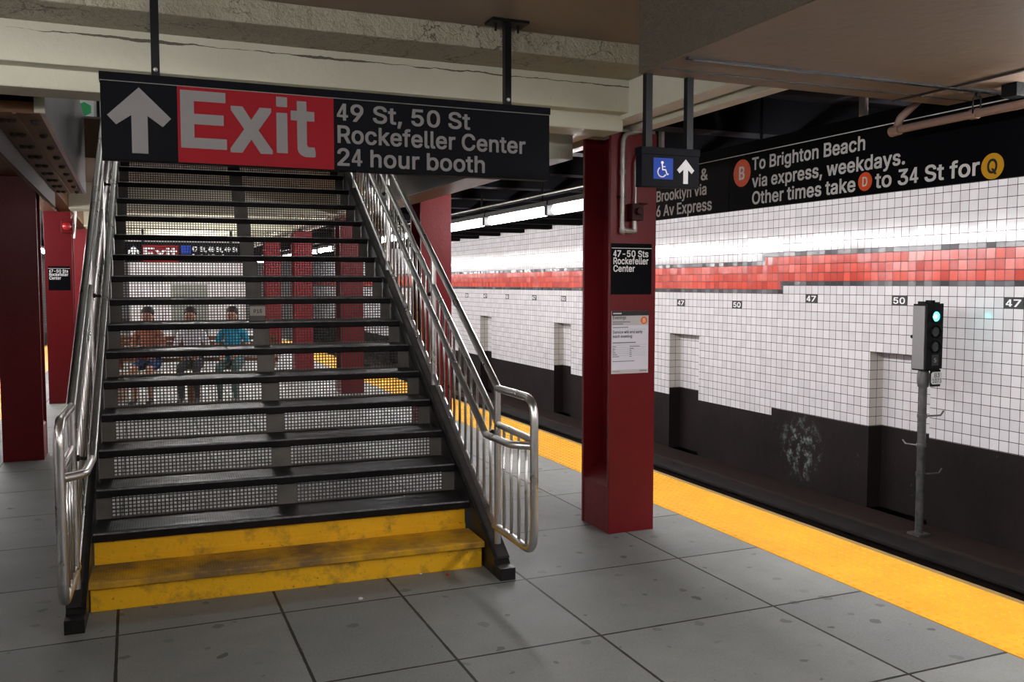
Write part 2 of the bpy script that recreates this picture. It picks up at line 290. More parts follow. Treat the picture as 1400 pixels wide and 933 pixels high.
# ---------------------------------------------------------------- lettering (outline data, drawn as thin solid shapes)
GL = json.loads('{"m":{"&":[0.88,[[439,-15,444,-10,444,13,383,86,400,117,410,150,415,175,415,230,409,235,334,235,327,225,327,200,318,164,242,257,272,281,308,317,327,350,333,377,333,417,329,438,321,457,295,489,272,506,251,514,230,518,164,518,139,512,105,495,81,471,69,450,60,425,58,373,63,348,73,321,106,273,54,227,33,200,23,177,19,157,19,105,27,71,38,50,68,16,89,1,120,-13,145,-19,222,-21,247,-17,287,-5,320,16,347,-15],[260,88,232,70,195,60,166,64,147,72,125,90,113,115,110,134,123,161,141,183,166,201],[182,329,154,371,150,396,156,413,168,426,191,437,208,436,218,433,233,419,242,402,242,394,227,365]]],",":[0.369,[[28,-131,93,-131,98,-126,150,59,150,80,145,85,57,85,52,80,23,-101,23,-126]]],"-":[0.89,[[345,175,345,248,340,253,103,253,97,248,97,175,103,170,340,170]]],".":[0.369,[[147,5,153,22,153,60,145,78,127,94,111,100,75,100,54,90,42,75,35,60,35,20,41,5,58,-12,73,-19,113,-19,129,-12]]],"0":[0.89,[[252,-21,290,-13,327,8,360,40,387,86,403,138,412,196,410,323,403,361,389,409,368,448,338,483,309,504,271,518,240,522,194,520,154,512,123,495,87,461,62,421,45,375,35,319,35,182,43,132,55,92,80,46,113,12,134,-3,169,-17,194,-21],[217,437,238,435,261,424,283,405,295,386,314,336,322,286,324,250,316,173,303,132,291,107,265,79,250,70,228,65,209,66,184,76,158,102,147,119,133,159,122,221,124,298,135,348,143,371,160,400,173,416,196,431]]],"1":[0.89,[[394,-15,400,-9,400,64,394,69,285,70,285,509,280,515,184,515,78,438,70,430,70,343,76,338,92,338,97,338,188,406,193,407,193,70,65,69,60,64,60,-9,65,-15]]],"2":[0.89,[[53,-15,391,-15,396,-9,396,66,391,71,188,72,298,189,346,245,365,272,380,301,388,330,388,399,380,428,365,455,335,488,314,502,276,517,247,521,187,521,137,506,110,490,80,459,61,428,50,386,50,347,56,342,135,342,140,347,140,366,146,386,157,405,178,425,216,438,253,429,272,419,286,405,298,376,298,353,288,324,250,272,48,57,48,-9]]],"3":[0.89,[[59,514,54,509,54,434,59,429,247,427,139,305,139,234,144,229,213,229,255,218,276,206,293,188,304,167,308,150,306,125,293,98,273,81,257,72,226,64,192,66,155,81,139,94,131,107,122,130,122,140,117,145,34,145,29,140,29,111,37,75,60,38,88,14,98,6,134,-11,184,-21,261,-19,311,-5,344,16,368,40,383,61,391,77,399,107,402,157,397,188,391,207,374,236,348,264,307,289,256,300,381,442,381,509,376,514]]],"4":[0.63,[[168,0,252,0,252,100,305,100,305,172,252,172,252,515,168,515,5,180,5,100,168,100],[168,172,80,172,168,365]]],"5":[0.89,[[368,514,85,514,80,509,51,261,51,240,58,233,135,226,152,239,187,254,216,258,243,251,277,231,292,211,305,180,307,148,301,125,284,96,260,76,241,68,210,64,181,72,170,79,146,102,138,119,136,134,129,143,50,143,44,138,44,107,51,84,61,57,76,36,95,16,137,-9,187,-21,245,-21,291,-11,314,-1,335,14,367,48,386,80,394,105,399,130,399,192,388,236,365,277,329,314,300,331,281,337,247,343,202,343,170,337,152,329,151,336,161,425,164,429,368,429,374,434,374,509]]],"6":[0.89,[[324,514,237,514,230,507,90,298,67,255,50,202,48,130,52,102,63,71,86,36,116,8,156,-13,193,-21,233,-21,276,-17,295,-11,335,12,361,38,375,59,386,80,394,107,394,200,384,236,363,269,333,297,301,314,268,322,217,323,327,484,330,509],[226,62,195,68,174,81,150,109,138,146,138,165,144,188,165,221,187,237,218,245,241,243,270,229,288,211,296,196,307,161,305,136,298,117,282,90,262,74]]],"7":[0.89,[[87,-15,172,-15,178,-9,398,428,398,509,393,515,147,515,52,515,46,509,46,434,52,429,292,428,82,14,82,-9]]],"8":[0.89,[[181,520,144,510,108,489,76,457,61,430,53,384,57,332,76,292,105,263,85,249,68,232,45,194,36,161,36,107,45,73,57,50,90,16,108,4,133,-9,173,-19,265,-19,306,-11,352,14,382,44,405,90,409,146,403,184,391,211,376,232,358,249,339,263,361,284,380,313,391,357,389,407,380,434,366,459,335,489,317,501,300,510,263,520],[316,130,305,102,283,81,269,72,248,66,206,64,175,72,145,94,130,123,130,148,136,167,160,195,194,212,229,216,263,208,283,195,301,177,309,163,316,144],[145,369,151,392,169,418,204,435,229,437,252,431,275,418,293,394,299,367,289,336,271,316,240,301,217,299,192,306,173,316,153,340]]],"9":[0.89,[[118,-15,206,-15,217,-3,355,201,380,249,394,297,396,376,392,399,373,443,359,464,328,492,295,510,256,521,212,521,189,521,156,512,133,502,108,485,84,461,69,441,57,414,50,391,50,299,59,270,69,249,86,226,110,204,139,188,183,177,227,176,113,11,113,-9],[220,438,245,433,274,417,284,407,298,382,307,351,305,326,288,289,264,267,239,256,224,254,206,256,174,271,152,295,138,336,138,353,146,382,163,409,195,431]]],"A":[0.943,[[188,515,182,509,174,489,132,368,7,30,1,11,1,-9,6,-15,94,-15,99,-9,146,125,283,125,326,124,370,-3,379,-15,465,-15,470,-9,470,11,287,509,281,515],[233,385,237,384,268,282,295,211,238,210,176,211,203,286]]],"B":[0.896,[[50,515,44,509,44,-9,50,-15,297,-13,333,-4,360,8,381,23,404,50,417,74,424,97,424,174,415,201,403,222,381,246,357,261,380,282,392,299,405,334,403,409,396,430,378,461,358,481,337,496,287,512],[138,211,250,213,283,204,297,196,321,172,334,139,328,111,313,93,291,79,254,71,139,71],[138,295,139,429,245,429,277,421,295,408,311,384,315,361,305,332,289,315,266,302,231,294]]],"C":[1.002,[[361,-5,401,18,443,61,471,111,479,140,479,167,474,172,390,172,385,167,379,142,366,119,351,101,328,85,290,70,263,66,215,76,190,89,166,109,143,140,129,171,116,230,116,269,125,315,135,344,148,367,178,401,217,424,251,433,276,433,295,429,313,422,345,404,368,377,381,352,385,332,390,326,453,326,474,326,479,332,479,359,462,409,441,442,405,479,384,493,334,514,282,522,207,518,165,506,128,485,75,432,62,413,37,357,25,288,25,213,29,177,46,119,62,86,83,57,115,24,136,10,159,-3,203,-17,230,-21,295,-21,322,-17]]],"D":[0.986,[[50,-15,252,-15,293,-8,333,4,368,23,385,35,419,72,442,109,459,155,467,201,469,266,463,328,451,372,432,411,401,451,379,471,331,498,275,512,50,515,44,509,44,-9],[139,71,138,428,231,429,256,425,297,410,332,384,351,359,361,339,371,305,378,261,371,197,359,157,346,134,312,100,291,88,262,77,227,71]]],"E":[0.823,[[379,-15,384,-9,384,66,379,71,138,72,139,210,358,210,363,216,363,291,358,296,139,296,138,428,329,429,375,429,380,434,380,509,375,515,50,515,44,509,44,-9,50,-15]]],"O":[1.047,[[338,-13,378,4,409,24,454,73,477,115,491,161,500,230,498,300,487,355,477,384,450,432,405,479,380,495,342,512,305,520,245,522,207,518,188,512,165,506,117,476,71,425,46,380,31,332,25,288,25,213,35,150,46,119,77,65,113,26,147,4,186,-13,230,-21,295,-21],[261,66,228,72,190,89,174,101,154,123,137,150,125,184,116,230,116,269,121,298,131,334,158,382,180,404,203,418,238,431,263,433,295,429,332,412,347,401,373,373,393,334,402,307,408,263,408,236,402,194,391,161,362,113,342,95,309,76]]],"P":[0.874,[[50,-15,133,-15,138,-9,139,169,270,169,304,175,322,181,352,198,384,228,394,243,407,270,415,303,415,380,396,436,368,471,320,502,293,510,264,515,50,515,44,509,44,-9],[139,252,139,429,241,429,275,421,297,404,311,389,319,370,324,336,315,303,295,275,270,260,250,254]]],"Q":[1.047,[[467,-62,473,-57,473,-34,421,35,452,71,475,110,489,152,498,198,500,268,493,329,479,379,456,423,435,450,395,486,365,503,322,517,292,522,215,520,180,511,147,497,132,486,91,452,62,412,43,375,31,333,25,287,27,191,43,125,64,83,87,52,109,30,140,7,176,-10,207,-18,240,-22,305,-20,345,-10,384,-62],[278,432,303,426,326,415,345,403,368,379,389,343,400,314,406,283,408,237,402,193,393,166,383,143,363,115,356,121,317,172,232,172,227,166,227,146,252,112,283,71,276,67,249,67,199,84,180,97,156,121,133,160,123,191,116,229,116,271,121,298,133,339,143,360,166,391,190,411,215,424,247,432]]],"R":[0.882,[[50,515,44,509,44,-9,50,-15,133,-15,138,-9,139,179,231,179,329,-4,337,-15,429,-15,434,-9,434,14,334,195,366,217,384,234,407,274,413,295,417,330,415,384,407,418,392,447,360,481,341,494,295,510,266,515],[138,266,139,429,241,429,277,421,301,405,311,393,321,368,324,334,313,303,297,285,275,273,235,265]]],"S":[0.878,[[288,516,265,520,209,522,168,518,132,508,95,487,66,461,52,440,39,409,39,323,52,294,84,260,103,247,143,229,272,191,305,172,319,157,325,140,316,111,306,96,293,85,257,68,220,62,172,72,143,89,129,105,119,130,116,144,111,149,28,149,23,144,23,115,31,80,44,55,52,42,80,14,115,-7,136,-13,155,-19,186,-23,255,-23,307,-13,336,-1,359,14,387,42,400,61,412,92,412,182,398,213,365,247,318,274,205,306,172,318,149,333,137,344,129,361,129,376,135,392,146,407,159,418,195,433,236,435,265,427,288,414,308,392,316,361,322,356,403,356,408,361,408,396,400,426,383,455,338,495]]],"T":[0.882,[[180,-15,262,-15,267,-9,267,428,420,429,425,434,425,509,420,515,262,515,22,515,17,509,17,434,22,429,175,428,175,-9]]],"a":[0.764,[[341,-15,346,-10,346,271,342,298,334,321,319,344,301,362,264,383,226,391,156,391,106,379,70,358,46,334,34,315,25,296,25,276,31,270,81,256,110,256,123,278,137,291,164,304,183,310,201,310,231,299,244,288,250,278,257,255,254,248,247,243,224,237,158,231,103,220,85,214,51,195,27,169,15,132,15,80,25,44,36,28,62,2,83,-11,116,-21,185,-23,208,-19,241,-5,256,8,257,-10,262,-15],[257,161,257,134,250,113,240,94,218,74,181,60,158,60,135,66,121,76,109,90,107,111,113,123,126,135,162,147]]],"b":[0.833,[[43,515,37,510,37,-9,43,-14,120,-14,125,-9,126,15,149,-6,176,-18,197,-22,253,-22,276,-18,311,-4,348,27,369,54,383,83,394,120,398,154,396,237,390,268,373,310,354,337,322,367,295,382,266,390,182,390,157,382,128,359,127,510,122,515],[222,61,189,67,170,78,152,95,133,133,125,183,133,239,152,277,174,296,191,305,211,309,226,309,247,303,261,294,281,274,292,258,302,229,308,187,300,135,283,99,268,82,253,71]]],"c":[0.778,[[289,-8,316,9,348,41,367,74,371,87,371,110,362,117,312,130,289,130,283,124,279,110,267,89,251,75,214,61,193,61,172,67,142,89,121,122,108,181,115,227,135,272,157,294,184,307,214,309,245,298,263,285,277,264,281,249,289,242,309,242,366,257,371,262,371,279,367,295,348,329,326,353,303,369,272,384,247,390,178,392,130,382,91,359,58,327,46,308,25,258,19,218,21,133,33,87,58,43,101,3,124,-10,149,-18,174,-22,234,-22,268,-16]]],"d":[0.833,[[374,515,297,515,292,510,291,357,259,382,234,390,153,390,118,380,93,365,69,343,46,312,31,281,21,239,19,152,23,120,33,85,46,58,68,28,105,-4,141,-18,164,-22,220,-22,241,-18,268,-6,293,15,294,-9,299,-14,374,-14,379,-9,379,510],[195,61,172,67,157,75,140,91,131,104,115,143,108,191,117,237,135,274,153,292,176,305,205,309,220,307,243,296,271,268,281,247,288,224,292,199,292,172,281,127,273,108,258,87,234,69,216,63]]],"e":[0.794,[[134,384,95,363,63,333,42,302,27,264,19,218,19,149,29,97,48,58,65,35,84,15,112,-4,130,-12,176,-22,241,-22,266,-18,287,-12,326,11,358,45,373,77,373,99,368,105,318,117,297,117,291,117,283,110,277,95,264,80,243,67,222,61,195,61,172,67,141,88,127,106,115,135,114,150,374,150,379,156,379,222,371,272,365,291,344,329,312,361,274,382,228,392,176,392],[113,233,133,274,149,290,170,303,191,309,222,307,245,296,260,283,279,254,284,232]]],"f":[0.499,[[69,-15,149,-15,154,-9,154,305,234,306,239,311,239,382,234,388,155,388,154,414,160,434,178,448,201,450,211,446,232,446,239,453,254,501,253,523,236,531,213,535,161,535,122,525,105,515,81,491,70,472,64,443,64,389,-3,388,-9,382,-9,311,-3,306,64,305,64,-9]]],"g":[0.835,[[374,387,299,387,294,382,293,356,268,377,247,387,228,391,159,391,126,383,97,368,63,336,40,301,25,261,19,221,19,153,23,124,38,80,54,53,76,29,114,4,155,-9,241,-7,272,8,292,24,290,-18,279,-45,259,-65,243,-73,230,-75,220,-80,187,-80,164,-73,139,-59,109,-25,89,-25,43,-50,35,-58,35,-79,42,-91,70,-123,109,-148,153,-161,237,-163,280,-155,318,-138,354,-106,373,-72,379,-45,379,382],[201,310,216,308,245,295,265,278,279,253,288,228,292,203,292,176,285,142,269,107,251,89,232,79,199,73,184,75,155,87,135,105,125,121,115,149,108,194,119,242,140,280,168,302]]],"h":[0.806,[[43,515,37,509,37,-9,43,-15,122,-15,127,-9,127,232,137,268,151,285,178,302,201,308,222,306,245,296,262,278,273,253,277,226,277,195,277,-9,282,-15,359,-15,365,-9,365,276,354,318,340,343,305,375,276,388,253,392,182,390,149,377,128,360,127,509,122,515]]],"i":[0.328,[[38,0,126,0,126,370,38,370],[38,418,126,418,126,505,38,505]]],"k":[0.749,[[43,515,37,509,37,-9,43,-15,122,-15,127,-9,127,128,149,148,278,-15,374,-15,379,-9,379,11,335,66,221,211,369,361,369,382,364,388,270,388,128,244,127,509,122,515]]],"l":[0.371,[[43,515,37,509,37,55,42,37,52,16,72,-4,84,-10,109,-17,170,-17,182,-12,192,-7,192,20,183,49,183,59,176,67,134,69,127,87,127,509,122,515]]],"m":[1.198,[[562,-9,562,270,556,309,537,347,514,371,489,385,455,394,401,394,368,385,339,369,314,344,284,377,266,388,241,394,178,392,145,377,126,360,125,382,120,388,43,388,37,382,37,-9,43,-15,122,-15,127,-9,127,61,127,243,133,266,142,280,157,296,186,308,214,306,230,298,244,284,254,259,254,-9,259,-15,339,-15,344,-9,344,245,348,264,362,289,374,298,399,308,422,308,445,300,460,286,467,276,473,251,473,-9,478,-15,557,-15]]],"n":[0.806,[[359,-15,365,-9,362,289,354,318,340,343,314,369,289,383,253,392,195,392,157,381,139,371,126,358,125,382,120,388,43,388,37,382,37,103,37,-9,43,-15,122,-15,127,-9,127,232,133,257,150,284,178,302,201,308,234,302,253,290,262,278,275,245,277,-9,282,-15]]],"o":[0.815,[[284,-10,316,9,348,41,365,66,381,108,390,162,390,206,385,243,375,281,350,327,316,361,278,382,230,392,178,392,143,386,125,379,91,359,58,327,33,283,25,258,19,218,19,149,23,120,33,87,58,43,93,9,124,-10,174,-22,234,-22],[214,309,234,303,253,292,279,262,296,214,298,166,288,124,273,97,253,78,230,65,216,61,193,61,172,67,157,75,142,89,127,110,113,152,108,189,115,227,135,272,157,294,168,300,195,309]]],"p":[0.833,[[43,-155,122,-155,127,-150,128,12,155,-9,180,-20,259,-22,297,-11,322,3,354,33,367,50,383,83,394,121,398,152,398,219,394,250,383,288,369,317,349,343,324,366,307,376,261,391,176,389,155,380,126,357,125,381,120,387,43,387,37,381,37,-150],[226,62,207,62,186,68,156,90,137,121,131,140,125,181,131,231,150,273,164,289,182,301,209,307,222,310,245,303,266,291,279,277,296,248,302,229,308,188,302,142,285,102,264,78,241,66]]],"r":[0.509,[[43,-15,122,-15,127,-9,129,249,140,272,157,290,172,298,191,304,249,302,254,307,254,386,249,392,226,392,197,394,161,388,141,377,126,365,125,382,120,388,43,388,37,382,37,-9]]],"s":[0.717,[[268,378,238,388,211,392,157,392,128,388,109,382,70,359,52,341,37,316,31,291,31,247,40,216,52,197,80,173,111,159,220,132,234,123,248,104,242,87,224,71,197,61,172,59,147,65,126,78,117,89,108,114,103,119,76,119,26,107,21,102,21,79,35,41,61,11,85,-5,111,-16,147,-22,209,-22,236,-18,259,-12,291,5,315,27,333,56,340,79,340,131,333,154,325,168,293,198,268,211,155,240,132,253,123,268,127,285,141,298,157,307,184,313,211,307,226,298,242,279,248,262,253,257,274,257,328,269,333,274,333,297,321,327,312,339,284,367]]],"t":[0.446,[[217,-14,223,-9,223,22,214,62,209,67,155,67,143,76,139,89,139,305,209,306,214,312,214,383,209,388,140,388,139,472,134,477,69,477,55,477,50,472,50,389,-3,388,-9,383,-9,312,-3,306,50,305,52,51,66,20,86,0,109,-12,136,-19,199,-19]]],"u":[0.806,[[43,387,37,382,40,88,50,52,67,25,86,6,122,-13,151,-19,220,-17,249,-7,266,3,278,16,279,-10,284,-15,359,-15,365,-10,365,267,365,382,359,387,282,387,277,382,277,154,273,127,262,102,254,90,241,78,201,64,174,68,155,78,142,92,133,107,127,132,127,382,122,387]]],"v":[0.764,[[2,382,2,359,142,-3,151,-15,232,-15,238,-9,350,284,379,361,379,382,374,388,291,388,283,380,206,168,194,124,191,123,98,382,93,388,7,388]]],"w":[1.114,[[550,382,544,388,461,388,456,382,390,142,327,380,319,388,238,388,233,382,181,199,167,140,102,380,94,388,13,388,8,382,8,359,37,268,118,-5,126,-15,205,-15,210,-9,278,231,285,214,293,174,346,-7,353,-15,432,-15,439,-3,548,351]]],"x":[0.745,[[11,-15,99,-15,108,-5,186,115,231,43,272,-15,361,-15,366,-9,366,11,241,189,358,357,360,376,360,382,355,388,268,388,233,341,186,267,137,347,107,388,20,388,14,382,16,357,131,191,6,11,6,-9]]],"y":[0.764,[[39,-153,61,-157,116,-157,136,-153,168,-136,200,-100,219,-60,379,361,379,382,374,387,291,387,283,379,202,152,194,125,190,123,98,382,93,387,7,387,2,382,4,354,142,0,131,-33,121,-54,109,-65,91,-74,76,-70,51,-70,44,-77,31,-125,31,-146]]]},"b":{"x":[0.745,[[5,-17,105,-17,186,106,202,78,265,-17,369,-16,369,18,248,189,360,351,362,370,361,390,261,390,186,277,113,390,12,389,14,351,96,234,121,197,123,189,4,18]]],"t":[0.446,[[224,-16,225,28,216,68,161,69,150,76,141,95,141,303,216,305,216,389,141,391,140,479,63,479,48,478,48,391,-11,389,-11,305,48,303,50,45,64,14,80,-2,103,-14,130,-21,205,-21]]],"E":[0.7,[[0,0,350,0,350,92,102,92,102,210,328,210,328,300,102,300,102,410,345,410,345,500,0,500]]],"i":[0.25,[[0,0,100,0,100,358,0,358],[0,412,100,412,100,500,0,500]]]},"l":{"0":[0.89,[[246,-11,277,-5,309,10,321,18,349,46,364,67,380,102,397,167,401,202,401,296,393,355,378,402,362,436,343,461,313,487,279,504,234,512,200,510,161,501,129,485,97,455,76,423,55,369,47,327,43,288,43,211,47,171,58,123,66,98,83,65,97,44,119,22,157,-1,200,-11],[211,447,234,447,250,443,275,429,293,411,316,369,324,342,333,292,335,242,330,190,314,125,301,100,286,81,265,64,235,55,213,54,190,60,171,70,153,88,137,113,122,152,112,215,114,305,124,355,133,377,149,407,167,426,190,441]]],"1":[0.89,[[388,-4,388,58,275,59,275,503,190,504,84,427,81,424,81,349,90,348,118,370,204,430,204,59,72,58,70,-3]]],"3":[0.89,[[65,504,65,439,272,438,149,298,149,240,219,239,261,229,282,216,304,194,314,173,318,157,318,127,312,107,304,92,280,70,263,62,232,54,186,56,148,70,129,88,120,100,111,135,40,135,39,117,47,82,62,55,87,30,105,16,130,4,173,-9,238,-11,294,1,317,12,338,26,358,46,372,67,381,84,389,113,391,150,387,182,381,200,364,230,342,254,321,268,282,285,231,290,370,448,370,502]]],"5":[0.89,[[362,504,90,502,61,246,64,243,129,237,145,249,181,264,222,268,250,262,283,241,303,217,313,194,317,175,317,142,311,119,294,90,266,66,239,56,204,54,175,62,164,68,136,96,122,133,56,133,55,113,61,86,80,50,110,20,154,-3,193,-11,239,-11,272,-5,295,4,329,24,357,55,376,86,384,111,388,136,388,186,378,230,355,271,333,295,310,312,293,320,258,331,193,331,160,320,139,308,138,323,151,432,154,439,362,439]]],"7":[0.89,[[93,-4,167,-3,388,434,387,504,133,504,58,504,58,440,311,439,92,7]]],"B":[0.896,[[56,504,55,-3,272,-4,312,2,337,10,364,25,386,45,405,76,415,118,415,153,405,195,392,216,375,235,350,252,324,261,339,267,366,285,382,305,392,330,394,393,386,424,367,455,331,485,281,502],[128,222,256,223,289,215,304,206,332,178,344,145,342,116,336,101,321,84,297,69,260,60,129,60],[128,284,129,440,252,440,283,431,304,417,321,391,326,376,326,355,315,326,295,304,272,292,237,283]]],"E":[0.823,[[372,-4,372,60,128,61,129,221,353,222,352,285,128,286,128,439,281,440,368,440,368,504,55,503,55,-3]]],"P":[0.874,[[56,-4,128,-3,129,179,264,179,297,185,316,192,345,208,374,234,384,249,396,276,405,309,405,374,392,418,378,443,362,460,314,492,275,502,55,503],[129,242,129,440,247,440,281,431,306,413,321,395,330,376,334,330,326,297,302,265,277,250,241,242]]],"S":[0.878,[[282,506,215,512,174,508,138,497,101,477,77,455,62,434,50,403,50,330,62,301,90,270,109,258,149,239,247,212,299,191,325,169,335,146,335,128,331,113,307,81,276,62,226,52,178,58,145,72,119,98,105,139,34,139,33,121,39,92,62,48,86,24,105,12,145,-5,193,-13,249,-13,286,-7,322,6,353,24,377,48,389,67,402,98,402,176,387,207,359,237,311,264,199,295,165,308,143,322,127,338,119,355,116,371,123,394,145,422,174,439,215,447,253,443,295,424,319,398,328,366,397,366,396,401,389,419,373,448,332,485]]],"a":[0.764,[[335,-5,336,265,325,311,315,330,295,352,258,372,220,381,162,381,131,374,112,368,76,347,50,319,38,296,36,282,87,266,103,266,113,284,131,302,153,314,176,320,210,318,218,318,237,310,254,294,265,271,265,242,258,235,241,229,164,220,110,210,91,204,58,185,38,163,25,126,25,86,34,55,46,34,68,12,89,-1,122,-11,178,-13,201,-9,241,10,266,37,268,-5],[267,176,267,128,261,107,250,88,224,64,187,49,151,49,128,56,111,67,98,84,94,107,102,130,114,141,133,152,156,158,210,164]]],"c":[0.778,[[287,5,309,19,338,47,356,81,360,104,305,119,295,119,290,104,277,83,264,69,241,57,220,50,187,50,157,61,131,83,117,104,106,129,98,174,98,195,104,233,121,272,135,291,162,311,189,319,220,319,251,309,273,291,288,270,295,253,352,266,360,268,360,277,346,310,325,337,309,350,259,375,224,382,184,382,137,371,97,348,69,320,56,302,35,252,29,212,29,156,35,118,56,68,69,49,99,19,130,0,180,-12,243,-10]]],"d":[0.833,[[368,505,302,504,301,323,290,341,272,359,249,373,214,382,174,382,141,375,112,363,79,337,56,306,42,274,31,233,29,158,33,127,44,91,63,54,76,38,99,15,128,-2,170,-12,214,-12,247,-4,268,9,283,22,303,50,305,-4,369,-3],[189,50,166,57,151,65,129,85,121,97,102,145,98,197,106,243,125,281,147,303,170,315,184,319,212,319,226,317,249,307,281,274,292,254,300,220,302,166,292,120,283,102,269,81,251,65,230,55,212,50]]],"e":[0.794,[[222,382,166,380,130,369,91,344,73,327,58,306,38,258,29,212,29,156,33,127,44,93,58,64,75,41,91,25,118,7,168,-10,234,-12,268,-6,305,11,342,43,360,77,363,93,341,98,312,107,297,107,279,79,262,63,228,50,189,50,166,57,147,67,121,93,108,116,100,147,101,161,369,162,369,216,365,249,354,285,333,322,305,350,282,365,255,375],[100,222,102,239,117,272,143,300,164,313,184,319,228,317,251,307,270,290,290,260,298,231,297,221]]],"g":[0.835,[[368,377,305,377,303,323,276,356,241,377,222,381,166,381,132,373,103,358,67,321,44,280,31,234,29,159,33,130,48,86,73,49,105,23,143,6,162,2,224,2,241,6,266,18,292,42,301,58,300,-24,296,-39,284,-59,266,-75,226,-90,180,-90,157,-84,132,-69,103,-36,95,-36,46,-64,46,-72,52,-85,67,-104,87,-121,126,-142,176,-152,230,-152,274,-144,312,-127,344,-99,363,-66,369,-39],[207,320,222,318,251,306,275,284,283,271,294,249,300,224,302,169,292,124,279,101,257,79,232,66,214,62,193,62,178,64,149,77,125,99,115,115,104,142,98,178,98,201,108,249,129,286,145,302,162,312,180,318]]],"h":[0.806,[[49,504,48,-3,117,-3,117,239,127,274,145,296,172,312,195,319,218,319,245,310,265,295,279,272,285,251,287,203,287,-3,354,-3,354,270,344,311,329,336,305,360,282,373,247,381,201,381,174,375,145,360,118,331,117,503]]],"i":[0.328,[[50,-4,115,-3,114,377,49,376],[38,455,52,440,62,433,102,433,110,438,126,455,128,489,125,494,122,501,102,517,62,517,52,510,38,493]]],"l":[0.371,[[49,504,48,62,52,43,62,22,78,6,91,0,116,-6,164,-6,178,-2,181,-1,181,14,173,43,173,53,170,56,145,54,128,58,121,66,117,80,117,503]]],"n":[0.806,[[353,-4,352,282,344,311,329,336,307,358,282,373,247,381,201,381,180,377,145,360,121,336,116,327,114,377,48,376,48,109,48,-3,117,-3,117,239,123,264,140,291,172,312,195,319,218,319,241,312,259,300,273,284,285,251,287,-3]]],"r":[0.509,[[49,-4,117,-3,117,245,129,278,151,300,176,312,199,317,228,312,244,314,244,380,203,383,168,377,147,367,121,343,116,333,114,377,48,376]]],"s":[0.717,[[232,378,205,382,163,382,134,378,116,371,84,355,62,335,44,297,42,254,46,233,52,218,70,196,86,184,118,169,226,142,241,134,252,122,258,110,258,93,252,81,236,65,218,55,191,48,166,48,128,61,106,83,97,109,82,109,32,96,31,85,37,64,56,33,84,9,120,-6,153,-12,203,-12,253,-2,284,15,304,33,317,49,327,74,327,135,315,162,295,182,261,200,243,207,149,230,126,242,112,262,115,287,134,309,151,317,178,323,205,321,232,309,252,285,259,267,322,280,321,297,302,333,272,361]]],"v":[0.764,[[13,376,13,366,152,3,157,-4,227,-3,348,316,365,355,369,376,297,377,294,374,217,161,198,103,194,80,191,79,171,147,88,376]]],"w":[1.114,[[539,376,466,376,412,182,390,90,358,224,316,374,313,377,243,376,191,193,167,90,152,157,91,374,88,377,18,376,18,366,36,308,132,-4,200,-3,258,197,278,277,281,276,304,180,356,-1,359,-4,426,-4,537,357]]],"y":[0.764,[[45,-142,68,-147,109,-147,136,-140,161,-126,190,-93,208,-54,369,367,368,376,297,376,294,373,198,104,190,79,169,152,88,375,13,375,13,367,21,344,154,0,146,-29,131,-60,116,-76,97,-84,82,-84,70,-80,57,-80,54,-83,42,-131,42,-139]]]}}')
def text_layout(s, G, space=0.36):
    """[(glyph, x)], left edge and right edge in cap-height units"""
    x = 0.0; out = []
    for ch in s:
        if ch == ' ': x += space; continue
        out.append((ch, x)); x += G[ch][0] + .02
    ends = lambda ch: [p for L in G[ch][1] for p in L[0::2]]
    return out, out[0][1] + min(ends(out[0][0])) / 500, out[-1][1] + max(ends(out[-1][0])) / 500
def lettering(name, lines, P, U, V, N, mat, parent, bold=0.03, depth=0.0012, lift=0.0004, res=4):
    """lines: (string, x_left, baseline, width, cap_height) in the plane P + U x + V y"""
    P, U, V, N = Vector(P), Vector(U).normalized(), Vector(V).normalized(), Vector(N).normalized()
    last = None
    for s, x0, yb, wid, cap in lines:
        mb = MB()
        G = GL['b' if bold > .05 else ('l' if bold < .022 else 'm')]
        if any(ch not in G for ch in s.replace(' ', '')): G = GL['m']
        lay, l, w = text_layout(s, G)
        cu = bpy.data.curves.new('glyphs', 'CURVE'); cu.dimensions = '2D'; cu.fill_mode = 'BOTH'
        for ch, gx in lay:
            for L in G[ch][1]:
                sp = cu.splines.new('POLY'); sp.points.add(len(L) // 2 - 1); sp.use_cyclic_u = True
                for i, p in enumerate(sp.points): p.co = (L[2 * i] / 500 + gx, L[2 * i + 1] / 500, 0, 1)
        o = bpy.data.objects.new('glyphs', cu); COL.objects.link(o)
        dg = bpy.context.evaluated_depsgraph_get(); dg.update()
        me = bpy.data.meshes.new_from_object(o.evaluated_get(dg))
        sx = wid / (w - l)
        k = len(mb.v)
        bm = bmesh.new(); bm.from_mesh(me)
        bmesh.ops.remove_doubles(bm, verts=bm.verts, dist=1e-4)
        g = bmesh.ops.extrude_face_region(bm, geom=list(bm.faces))
        top = {v for v in g['geom'] if isinstance(v, bmesh.types.BMVert)}
        bm.verts.index_update()
        for v in bm.verts:
            mb.v.append(tuple(P + U * (x0 + (v.co.x - l) * sx) + V * (yb + v.co.y * cap) + N * (lift + (depth if v in top else 0))))
        for f in bm.faces: mb.face([k + v.index for v in f.verts])
        bm.free()
        bpy.data.objects.remove(o); bpy.data.curves.remove(cu); bpy.data.meshes.remove(me)
        last = mb.build(name, mat, parent)
    return last
